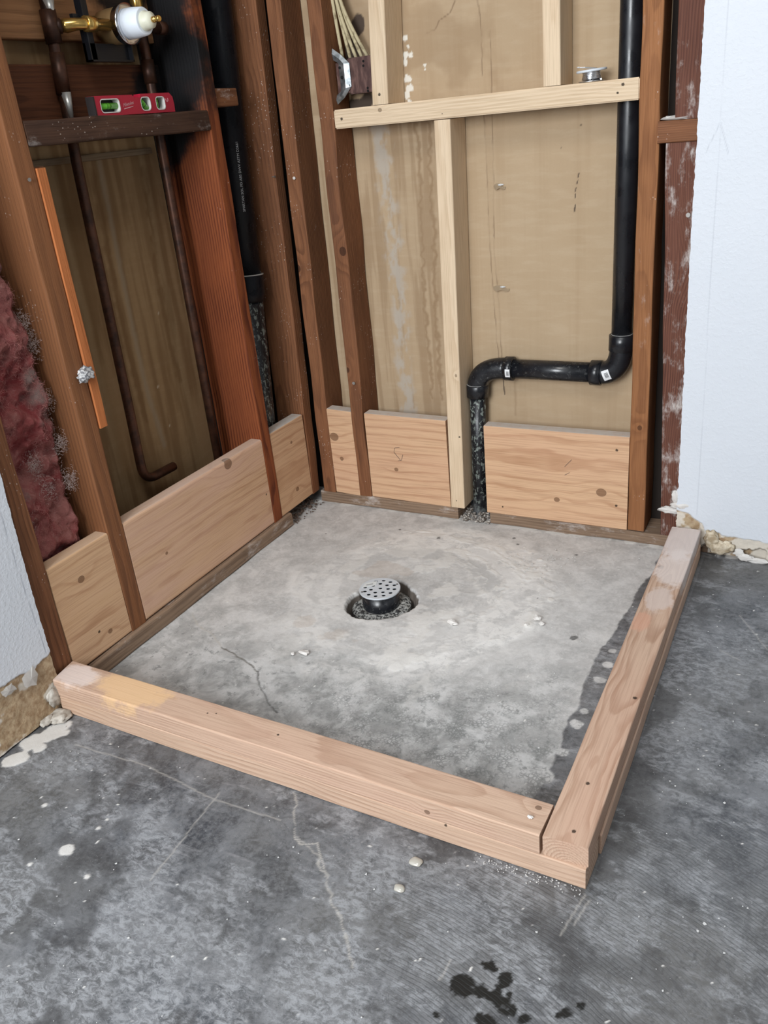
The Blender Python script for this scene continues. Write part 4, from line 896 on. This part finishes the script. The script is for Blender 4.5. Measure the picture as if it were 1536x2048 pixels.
# bracket: two bent leaves
bm = bmesh.new()
outer = [(0.172, 1.131), (0.192, 1.117), (0.212, 1.098), (0.212, 1.051), (0.192, 1.030), (0.170, 1.016)]
inner = [(0.169, 1.109), (0.183, 1.101), (0.184, 1.097), (0.184, 1.046), (0.182, 1.042), (0.170, 1.036)]
mid_ = [((a[0] + b[0]) / 2 + 0.002, (a[1] + b[1]) / 2) for a, b in zip(outer, inner)]
lay = []
for pts, yy in ((outer, 0.027), (mid_, 0.022), (inner, 0.028)):
    lay.append(([bm.verts.new(loc6((a, yy, b))) for a, b in pts], [bm.verts.new(loc6((a, yy + 0.0018, b))) for a, b in pts]))
for q in range(2):
    for i in range(5):
        for sgn in (0, 1): bm.faces.new((lay[q][sgn][i], lay[q][sgn][i + 1], lay[q + 1][sgn][i + 1], lay[q + 1][sgn][i]))
for sgn_l in (lay[0], lay[2]):
    for i in range(5): bm.faces.new((sgn_l[0][i], sgn_l[0][i + 1], sgn_l[1][i + 1], sgn_l[1][i]))
for i in (0, 5):
    for q in range(2): bm.faces.new((lay[q][0][i], lay[q + 1][0][i], lay[q + 1][1][i], lay[q][1][i]))
br = bm_obj('side_bracket', bm, galv, e6)
for a, b, c, r in ((0.1885, 0.0215, 1.091, 0.0028), (0.1925, 0.0212, 1.071, 0.0036), (0.2075, 0.0248, 1.053, 0.0026)):
    bm = bmesh.new(); lathe(bm, [(r, -0.0006), (r, 0.0006)], loc6((a, b + 0.0012, c)), 'Y', 16); bm_obj('screw_hole', bm, blkm, br)
bm = bmesh.new(); boxl(bm, 0.1745 - .19, 0.205 - .19, 0.031 - .04, 0.076 - .04, 0.004, 0.066); bm_obj('box_side', bm, bakel, e6)
wm = NT('cable_jacket', 0.7, 0.3); wm.color(wm.mix(wm.rng(wm.noise(wm.obj(), 70, 4), 0.5, 0.7), (0.50, 0.43, 0.27), (0.24, 0.19, 0.11))); wm = wm.m
for i, (bx0, lb) in enumerate(((0.182, 'leftmost cream cable entering the top of the electrical box'), (0.2015, 'second cream cable from the left entering the electrical box'), (0.2165, 'middle cream cable of five entering the electrical box'), (0.231, 'fourth cream cable from the left entering the electrical box'), (0.2455, 'rightmost cream cable entering the top of the electrical box'))):
    bm = bmesh.new(); tx = 0.1735 + i * 0.0042; ty = 0.046 + (i % 2) * 0.008
    path = [(tx + 0.03, ty, 2.39), (tx, ty, 1.45)] + bez([(tx, ty, 1.24), (tx + 0.002 + (bx0 - tx) * 0.15, ty, 1.19), (bx0, 0.054, 1.1085)], 12)
    tube(bm, path, 0.0039, 10); props(smooth_side(bm_obj('electrical_cable', bm, wm)), lb, 'cable', 'cream cables into the electrical box')

# ================================================================== SOLDER SPOOL
e7 = empty('solder_spool', (0.758, 0.0355, 1.0068), 'small white spool of shiny solder wire on the pale cross board', 'spool')
wp = plain('white_plastic', (0.62, 0.66, 0.70), 0.4); sw_ = plain('solder_wire', (0.72, 0.73, 0.75), 0.2, 0.95)
bm = bmesh.new(); lathe(bm, [(0.024, 0.0), (0.0255, 0.0005), (0.0255, 0.002), (0.019, 0.0028)], (0, 0, 0)); smooth_side(bm_obj('bottom_flange', bm, sw_, e7))
bm = bmesh.new(); lathe(bm, [(0.0290, 0.0), (0.0300, 0.001), (0.0300, 0.0035), (0.0290, 0.0045)], (0, 0, 0))
tf = smooth_side(bm_obj('top_flange', bm, wp, e7)); tf.location = (0.0, 0, 0.0185); tf.rotation_euler = (0.03, -0.05, 0)
bm = bmesh.new(); pth = [(0.0175 * math.cos(a) + 0.0012 * math.cos(a * 3.1), 0.0175 * math.sin(a), 0.0038 + 0.0145 * a / (2 * PI * 5)) for a in np.linspace(0, 2 * PI * 5, 200)]
tube(bm, pth, 0.0016, 8); smooth_side(bm_obj('wound_wire', bm, sw_, e7))
bm = bmesh.new(); tube(bm, [(-0.027, -0.010, 0.0285), (-0.012, -0.006, 0.0270), (0.004, 0.0, 0.0245), (0.010, 0.003, 0.0235)], 0.0012, 8); bm_obj('wire_end', bm, sw_, e7)

# ================================================================== DRAIN
e8 = empty('floor_drain', (0.410, -0.4225, -0.02), 'round metal shower drain grate on a black pipe in the slab', 'drain')
met = plain('grate_metal', (0.62, 0.66, 0.70), 0.45, 0.15, 0.6)
bm = bmesh.new()
def circ(cx, cy, r, n): return [(cx + r * math.cos(2 * PI * k / n), cy + r * math.sin(2 * PI * k / n)) for k in range(n)]
loops = [circ(0, 0, 0.0465, 64)]
for k in range(12): loops.append(circ(0.0345 * math.cos(2 * PI * (k + .4) / 12), 0.0345 * math.sin(2 * PI * (k + .4) / 12), 0.0044, 16))
for k in range(7): loops.append(circ(0.0200 * math.cos(2 * PI * (k + .2) / 7), 0.0200 * math.sin(2 * PI * (k + .2) / 7), 0.0044, 16))
loops.append(circ(0.002, 0, 0.0044, 16))
from mathutils.geometry import delaunay_2d_cdt
pts_, fcs_ = [], []
for lp in loops:
    n0 = len(pts_); pts_ += [Vector(q) for q in lp]; fcs_.append(list(range(n0, n0 + len(lp))))
eds_ = [(f[i], f[(i + 1) % len(f)]) for f in fcs_ for i in range(len(f))]
vo, _e, fo = delaunay_2d_cdt(pts_, eds_, [], 0, 1e-7)[:3]
hc = [(sum(q[0] for q in lp) / len(lp), sum(q[1] for q in lp) / len(lp)) for lp in loops[1:]]
vv = [bm.verts.new((q.x, q.y, 0.0425)) for q in vo]
for f in fo:
    cx = sum(vo[i].x for i in f) / 3; cy = sum(vo[i].y for i in f) / 3
    if all(math.hypot(cx - a, cy - b) > 0.00427 for a, b in hc): bm.faces.new([vv[i] for i in f])
ex = bmesh.ops.extrude_face_region(bm, geom=list(bm.faces)); bmesh.ops.translate(bm, verts=[g for g in ex['geom'] if isinstance(g, bmesh.types.BMVert)], vec=(0, 0, -0.0012))
lathe(bm, [(0.0463, 0.0424), (0.0468, 0.0415), (0.0465, 0.0385), (0.044, 0.0385), (0.044, 0.0413)], (0, 0, 0), 'Z', 64, cap=False)
for v in [v for v in bm.verts if not v.link_faces]: bm.verts.remove(v)
gr = bm_obj('grate', bm, met, e8)
bm = bmesh.new()
bm.free(); scm = plain('screw_steel', (0.25, 0.27, 0.29), 0.4, 0.8)
for a in (0.75, 3.9):
    bm = bmesh.new(); lathe(bm, [(0.0028, 0.0424), (0.0028, 0.0430), (0.0012, 0.0432)], (0.0412 * math.cos(a), 0.0412 * math.sin(a), 0), 'Z', 14); bm_obj('screw_head', bm, scm, gr)
bm = bmesh.new(); pp = [(-0.040, -0.012), (-0.014, 0.008), (-0.020, 0.026), (-0.042, 0.008)]
mould(bm, [(a, b, 0.0427) for a, b in pp], (0, 0, 0.0005)); bm_obj('label_sticker', bm, plain('sticker', (0.66, 0.68, 0.67), 0.55), gr)
bm = bmesh.new(); pp = [(-0.034, -0.001), (-0.022, 0.0085), (-0.024, 0.013), (-0.036, 0.0035)]
mould(bm, [(a, b, 0.0433) for a, b in pp], (0, 0, 0.0002)); bm_obj('printed_mark', bm, plain('grey_ink', (0.35, 0.36, 0.36), 0.6), gr)
bm = bmesh.new(); lathe(bm, [(0.0420, 0.0), (0.0425, 0.0385), (0.038, 0.0385), (0.036, 0.0), (0.036, -0.03)], (0, 0, 0), 'Z', 48, cap=False); smooth_side(bm_obj('drain_body', bm, absd, e8))
fl = NT('mortar_flange', 0.85, 0.3); ff = fl.noise(fl.obj(), 190, 5, 0.7); fl.color(fl.mix(fl.rng(ff, 0.42, 0.56), (0.03, 0.03, 0.03), (0.42, 0.42, 0.40))); fl.bump(ff, 0.8, 0.003); fl = fl.m
bm = bmesh.new()
random.seed(2)
lathe(bm, [(0.040, 0.0), (0.052, 0.002), (0.062, 0.001), (0.0675, -0.003), (0.068, -0.012), (0.040, -0.014)], (0, 0, 0), 'Z', 72, cap=False)
for v in bm.verts: v.co.z += 0.0022 * mn.noise(v.co * 90); v.co.x += 0.002 * mn.noise(v.co * 60 + Vector((3, 1, 0)))
bm_obj('flange', bm, fl, e8)
bom = plain('bolt_dark', (0.05, 0.05, 0.05), 0.6, 0.3)
for a in (-0.35, -2.0, 1.6):
    bm = bmesh.new(); lathe(bm, [(0.0045, 0.001), (0.0045, 0.005), (0.002, 0.006)], (0.054 * math.cos(a), 0.054 * math.sin(a), 0.0), 'Z', 8); bm_obj('bolt', bm, bom, e8)
bm = bmesh.new(); lathe(bm, [(0.0355, -0.02), (0.001, -0.021)], (0, 0, 0.005), 'Z', 32, cap=False); bm_obj('drain_throat', bm, blkm, e8)

# ================================================================== INSULATION
def ins_mat():
    t = NT('fiberglass', 1.0, 0.05); P = t.obj(); n = t.noise(P, 11, 6, 0.65, 0.6); m = t.noise(P, 60, 5, 0.7, 1.0)
    c = t.mix(t.rng(n, 0.35, 0.65), (0.24, 0.050, 0.052), (0.34, 0.14, 0.125)); c = t.mix(t.math('MULTIPLY', t.rng(m, 0.5, 0.75), 0.35), c, (0.48, 0.30, 0.27))
    c = t.mix(t.rng(t.noise(P, 8, 4), 0.60, 0.70), c, (0.22, 0.15, 0.135)); t.color(c); t.bump(t.noise(P, 170, 5, 0.7, 1.5), 0.8, 0.004); return t.m
bm = bmesh.new()
nu, nv = 64, 200; grid = []
for j in range(nv + 1):
    row = []
    for i in range(nu + 1):
        f = i / nu; g = j / nv; z = 0.04 + 0.86 * g; y = -0.9370 + f * 0.1560
        edge = min(f, 1 - f); body = 1 - (1 - min(1, edge * 4.5)) ** 3
        top = 1 - max(0, (g - 0.78) / 0.22) ** 2
        q = Vector((y * 10, z * 10, 1.0)); n = mn.fractal(q, 1.0, 2.0, 5) * 0.028 + mn.fractal(q * 3.5, 1.0, 2.0, 5) * 0.012
        x = -0.134 + max(0.0, body * max(0, top)) * (0.086 + n) + (n * 0.3 if g > 0.78 else 0)
        row.append(bm.verts.new((min(-0.0375 if z < 0.285 else -0.012, x), y, z)))
    grid.append(row)
for j in range(nv):
    for i in range(nu): bm.faces.new((grid[j][i], grid[j][i + 1], grid[j + 1][i + 1], grid[j + 1][i]))
ins = bm_obj('insulation_batt', bm, ins_mat(), smooth=True); props(ins, 'dirty pink fiberglass insulation filling the bay by the left drywall', 'insulation')
def fibre(bm, p, d, L, r, curl):
    q = Vector(p); d = Vector(d).normalized(); prev = None
    for k in range(5):
        s_ = 1 - k * 0.18; u = d.orthogonal().normalized(); v = d.cross(u)
        ring = [bm.verts.new(q + r * s_ * (math.cos(a) * u + math.sin(a) * v)) for a in (0, 2.09, 4.19)]
        if prev:
            for i in range(3): bm.faces.new((prev[i], prev[(i + 1) % 3], ring[(i + 1) % 3], ring[i]))
        prev = ring; q = q + d * L / 4; d = (d + Vector((random.gauss(0, curl), random.gauss(0, curl), random.gauss(0, curl)))).normalized()
random.seed(7)
pinkf = plain('fluff_pink', (0.46, 0.21, 0.19), 1.0, 0, 0.05); greyf = plain('fluff_grey', (0.50, 0.41, 0.38), 1.0, 0, 0.05)
ivs = [v.co.copy() for v in ins.data.vertices if 0.29 < v.co.z < 0.86 and v.co.x > -0.125]
bm = bmesh.new()
for k in range(5200):
    p = random.choice(ivs); q = mn.noise(p * 14)
    if q < -0.15: continue
    fibre(bm, p, (random.uniform(-.3, 1), random.gauss(0, 1), random.gauss(0, 1)), random.uniform(.004, .013), 0.00030, 0.5)
f_ = bm_obj('loose_fibre', bm, pinkf, ins); f_['kind'] = 'stuff'
bm = bmesh.new()
tufts = [(-0.060, -0.797, 0.70), (-0.055, -0.792, 0.665), (-0.050, -0.800, 0.560), (-0.050, -0.792, 0.470), (-0.055, -0.86, 0.45), (-0.045, -0.795, 0.395), (-0.055, -0.845, 0.395), (-0.050, -0.915, 0.36)]
for k, c in enumerate(tufts):
    for j in range(260):
        p = Vector(c) + Vector((random.gauss(0, .005), random.gauss(0, .008), random.gauss(0, .012)))
        fibre(bm, p, (random.gauss(0.2, 1), random.gauss(0, 1), random.gauss(0, 1)), random.uniform(.004, .010), 0.00032, 0.8)
f_ = bm_obj('grey_tuft', bm, greyf, ins); f_['kind'] = 'stuff'; f_['label'] = 'greyish white loose fluff'

# ================================================================== SMALL THINGS
def stone(x, y, r, seed, label, z=None, col=plaster, sq=(1.1, 0.8, 0.65), cat='stone', name='stone_chip', group='plaster crumbs on the shower floor'):
    bm = bmesh.new(); lump(bm, (0, 0, 0), r, seed, sq, 0.7, 2); zm = min(v.co.z for v in bm.verts)
    o = bm_obj(name, bm, col, None, Matrix.Translation((x, y, (0.0012 if z is None else z) - zm))); return props(o, label, cat, group)
stone(0.612, -0.478, .009, 3, 'cream stone chip lying right of the drain')
stone(0.366, -0.678, .009, 5, 'flat pale stone chip lying in front of the drain', sq=(1.4, .8, .4))
stone(0.345, -0.69, .004, 6, 'tiny pale chip beside the flat stone chip in front of the drain')
stone(0.772, -0.405, .008, 7, 'pale chip at the rough patch between drain and right curb')
stone(0.785, -0.418, .006, 8, 'small chip just in front of the chip at the rough patch')
stone(0.757, -0.432, .005, 9, 'smallest chip at the rough patch between drain and right curb')
stone(0.955, -1.0, .0035, 10, 'white crumb lying on the front curb near the corner', z=0.0737, group=None)
glue = plain('dried_glue', (0.42, 0.40, 0.35), 0.12, 0, 0.6)
for x, y, r, lb in ((0.806, -1.073, .0105, 'shiny glue drop on the floor nearer the front curb'), (0.804, -1.124, .0085, 'shiny glue drop on the floor farther from the front curb')):
    bm = bmesh.new(); prof = [(r, 0.0), (r * 0.93, 0.0012), (r * 0.72, 0.0026), (r * 0.4, 0.0036), (r * 0.05, 0.004)]; lathe(bm, prof, (0, 0, 0), 'Z', 24)
    for v in bm.verts: k = 1 + 0.25 * mn.noise(v.co * 120 + Vector((r * 900, 0, 0))); v.co.x *= k; v.co.y *= k * 0.85
    o = bm_obj('glue_drop', bm, glue, None, Matrix.Translation((x, y, 0.0012)), smooth=True); props(o, lb, 'glue drop', 'glue drops on the floor')
# rubble in the gap round the drain pipe and in the corner
gm = NT('gravel', 0.9, 0.2); gm.color(gm.mix(gm.rng(gm.noise(gm.obj(), 150, 3), 0.4, 0.65), (0.10, 0.08, 0.065), (0.55, 0.51, 0.46))); gm = gm.m
random.seed(11); bm = bmesh.new()
for k in range(190):
    x = random.uniform(0.428, 0.512); y = random.uniform(-0.006, 0.075)
    if math.hypot(x - 0.466, y - py) < 0.022: continue
    lump(bm, (x, y, 0.003 + 0.016 * max(0, y / 0.075) * random.random()), random.uniform(.0015, .0048), k, (1, 1, .7), 0.8, 1)
props(bm_obj('rubble', bm, gm), 'grey rubble heaped around the foot of the drain pipe', 'rubble')['kind'] = 'stuff'
bm = bmesh.new()
for k in range(150):
    y = random.uniform(-0.16, -0.012); x = random.uniform(-0.06, -0.002) if random.random() < .75 else random.uniform(-.002, .016)
    lump(bm, (x, y, 0.003 + random.random() * 0.01 * (x < 0)), random.uniform(.0015, .0055 if x < 0 else .003), k, (1, 1, .7), 0.8, 1)
props(bm_obj('rubble', bm, NT_dark := plain('dark_rubble', (0.10, 0.07, 0.055), 0.95)), 'dark crumbs under the corner blocking board of the left wall', 'rubble')['kind'] = 'stuff'
# paint and plaster flecks scattered over the concrete
fk = plain('fleck_white', (0.58, 0.58, 0.57), 0.8)
random.seed(21); bm = bmesh.new()
def fleck(bm, x, y, z, r):
    n = random.choice((3, 4, 5)); a0 = random.random() * 6; pts = [(x + r * random.uniform(.5, 1.2) * math.cos(a0 + 2 * PI * k / n), y + r * random.uniform(.5, 1.2) * math.sin(a0 + 2 * PI * k / n), z) for k in range(n)]
    mould(bm, pts, (0, 0, 0.0008))
for k in range(420):
    x = random.uniform(0.02, 1.28); y = random.uniform(-1.5, -0.01)
    if -1.035 < y < -0.935 and x < 1.06: continue
    if 0.97 < x < 1.055 and y > -1.03: continue
    if math.hypot(x - hcx, y - hcy) < 0.1: continue
    fleck(bm, x, y, 0.0018, abs(random.gauss(0, .0008)) + .0005)
for k in range(90): fleck(bm, random.uniform(0.88, 1.04), -1.028 - abs(random.gauss(0, .008)), 0.0018, random.uniform(.0006, .0014))
for k in range(60): fleck(bm, random.gauss(0.70, .05), random.gauss(-.17, .04), 0.003, random.uniform(.001, .003))
props(bm_obj('plaster_flecks', bm, fk), 'tiny white plaster flecks sprinkled over the concrete floor', 'flecks')['kind'] = 'stuff'
# putty ball on the left stud
bm = bmesh.new(); lump(bm, (0.010, 0, 0), 0.012, 2, (1, 1.2, 1.1), 0.9, 3); lump(bm, (0.012, -0.010, -0.007), 0.008, 8, (1, 1.2, 1.0), 0.9, 3)
pc = NT('putty', 0.8, 0.2); pc.color(pc.mix(pc.rng(pc.noise(pc.obj(), 150, 4), 0.4, 0.6), (0.16, 0.16, 0.17), (0.66, 0.66, 0.66)))
props(bm_obj('putty_lump', bm, pc.m, None, Matrix.Translation((0.0, -0.744, 0.597)), smooth=True), 'white putty lump stuck between the left stud and the orange strip', 'putty')
# nails and screws left in the studs
steel = plain('nail_steel', (0.30, 0.28, 0.26), 0.45, 0.8)
def nail(x, y, z, d, lb, r=0.0035, L=0.004):
    bm = bmesh.new(); d = Vector(d).normalized(); p = Vector((0, 0, 0)); tube(bm, [p - d * 0.004, p + d * L], r * 0.4, 8); tube(bm, [p + d * L, p + d * (L + 0.001)], r, 12)
    props(bm_obj('nail', bm, steel, None, Matrix.Translation((x, y, z))), lb, 'nail', 'nail heads in the studs')
nail(0.046, 0.0, 0.868, (0.3, -1, 0), 'nail head in the corner stud of the back wall', .0035)
nail(0.965, 0.0, 0.75, (-0.1, -1, 0), 'nail head in the paint-smeared stud by the right drywall', .0045)
nail(0.0, -0.7555, 0.94, (1, -0.1, 0), 'nail head on the left stud above the orange strip', .0032)
nail(0.0, -0.022, 0.875, (1, 0, 0), 'nail head in the leaning corner stud of the left wall', .003)
nail(0.150, 0.0, 0.36, (0.2, -1, 0), 'bright nail head low on the rough stud left of the new stud', .004)
# torn paper flaps on the cavity board
kf = plain('kraft_flap', (0.52, 0.41, 0.28), 0.9)
for x, z, w_, lb in ((0.537, 0.818, .015, 'upper torn paper flap on the tan cavity board'), (0.533, 0.590, .022, 'lower torn paper flap on the tan cavity board')):
    bm = bmesh.new(); n = 10; top = []; bot = []
    for i in range(n + 1):
        f = i / n; top.append(bm.verts.new((-w_ + 2 * w_ * f, 0.001, 0.004 * math.sin(f * 5)))); bot.append(bm.verts.new((-w_ * .8 + 1.7 * w_ * f, -0.004 * math.sin(PI * f) - 0.0004, -0.008 - 0.002 * math.sin(9 * f))))
    for i in range(n): bm.faces.new((top[i], top[i + 1], bot[i + 1], bot[i]))
    bmesh.ops.solidify(bm, geom=list(bm.faces), thickness=0.0006)
    fo_ = props(bm_obj('paper_flap', bm, kf, None, Matrix.Translation((x, 0.0862, z))), lb, 'torn paper', 'torn paper flaps')
    bm = bmesh.new(); lump(bm, (w_ * 0.2, -0.002, 0.001), 0.0042, 4, (1.7, .4, .5), 0.6, 2); bm_obj('nail_glint', bm, fk, fo_)  # white lump standing in for the glint of a nail
# broken plaster where the drywall was cut
cream = NT('cut_gypsum', 0.95, 0.15); cream.color(cream.mix(cream.rng(cream.noise(cream.obj(), 70, 5), 0.35, 0.65), (0.38, 0.30, 0.20), (0.68, 0.60, 0.47))); cream.bump(cream.noise(cream.obj(), 200, 3), .5, .002); cream = cream.m
chunkm = NT('grey_gypsum', 0.95, 0.15); chunkm.color(chunkm.mix(chunkm.rng(chunkm.noise(chunkm.obj(), 70, 5), 0.35, 0.65), (0.30, 0.27, 0.23), (0.52, 0.49, 0.44))); chunkm = chunkm.m
def crust(name, pts, mat, lb, cat, thick, seed=1):
    bm = bmesh.new()
    for i, (c, r, sq) in enumerate(pts): lump(bm, c, r, seed + i, sq, 0.55, 3)
    return props(bm_obj(name, bm, mat, smooth=True), lb, cat)
crust('gypsum_chunk', [((1.058, -0.019, 0.045), .022, (.75, .25, 1.0)), ((1.075, -0.020, 0.028), .022, (1.1, .28, .75)), ((1.093, -0.020, 0.030), .014, (1.0, .3, 1.0))], cream, 'crumbling cream gypsum at the drywall cut beside the right curb', 'plaster', 0)
crust('paint_peel', [((1.118, -0.020, 0.020), .012, (.9, .15, .8)), ((1.134, -0.021, 0.010), .014, (1.3, .15, .6)), ((1.160, -0.021, 0.006), .014, (1.5, .15, .5))], plaster, 'white peeling paint strip at the foot of the right drywall', 'paint', 0, 6)
crust('gypsum_chunk', [((0.0165, -1.012, 0.042), .020, (.22, .8, 1.0)), ((0.026, -1.022, 0.006), .022, (1.1, .9, .28)), ((0.02, -1.045, 0.008), .014, (.5, 1, .6))], chunkm, 'broken white gypsum at the left end of the front curb', 'plaster', 0, 12)
crust('plaster_crust', [((0.965, -0.006, 0.100), .018, (1.4, .3, .5)), ((0.990, -0.010, 0.118), .016, (1.5, .5, .55)), ((0.972, -0.004, 0.135), .014, (.6, .3, 1.2))], plaster, 'pale plaster crust above the back end of the right curb', 'plaster', 0, 20)
# peeling paint flaps on the torn drywall of the left wall
def flap(pts, lb, seed, mat=plaster):
    bm = bmesh.new(); c = Vector((sum(p[0] for p in pts) / len(pts), sum(p[1] for p in pts) / len(pts), sum(p[2] for p in pts) / len(pts)))
    ring = []
    for i in range(len(pts)):
        a, b = Vector(pts[i]), Vector(pts[(i + 1) % len(pts)])
        for k in range(4): q = a.lerp(b, k / 4); q += Vector((0, mn.noise(q * 200 + Vector((seed, 0, 0))), mn.noise(q * 230))) * 0.003; ring.append(bm.verts.new(q))
    cv = bm.verts.new(c + Vector((0.003, 0, 0)))
    for i in range(len(ring)): bm.faces.new((ring[i], ring[(i + 1) % len(ring)], cv))
    bmesh.ops.solidify(bm, geom=list(bm.faces), thickness=0.0008)
    props(bm_obj('paint_flap', bm, mat), lb, 'peeling paint', 'paint flaps on the left drywall')
flap([(0.0145, -1.062, 0.118), (0.0150, -1.035, 0.128), (0.020, -1.034, 0.108), (0.022, -1.045, 0.092), (0.018, -1.064, 0.100)], 'curled white paint flap left of the front curb end', 3)
flap([(0.0145, -1.11, 0.120), (0.0150, -1.085, 0.124), (0.019, -1.082, 0.108), (0.017, -1.105, 0.106)], 'white paint flap at the left picture edge above the torn drywall', 5)
# pencil marks on the blocks
bo = [o for o in COL.objects if o.name.startswith('blocking_board')]
def by_label(s): return [o for o in COL.objects if s in o.get('label', '')][0]
b2 = by_label('pencil curl')
pencil('pencil_mark', [(0.098, -0.0006, 0.118), (0.088, -0.0006, 0.130), (0.080, -0.0006, 0.140), (0.083, -0.0006, 0.152), (0.098, -0.0006, 0.155)], b2)
pencil('pencil_mark', [(0.106, -0.0006, 0.135), (0.100, -0.0006, 0.118), (0.090, -0.0006, 0.116)], b2)
b3 = by_label('two round knots')
pencil('pencil_mark', [(0.205, -0.0006, 0.150), (0.222, -0.0006, 0.170)], b3); pencil('pencil_mark', [(0.205, -0.0006, 0.128), (0.217, -0.0006, 0.136)], b3)
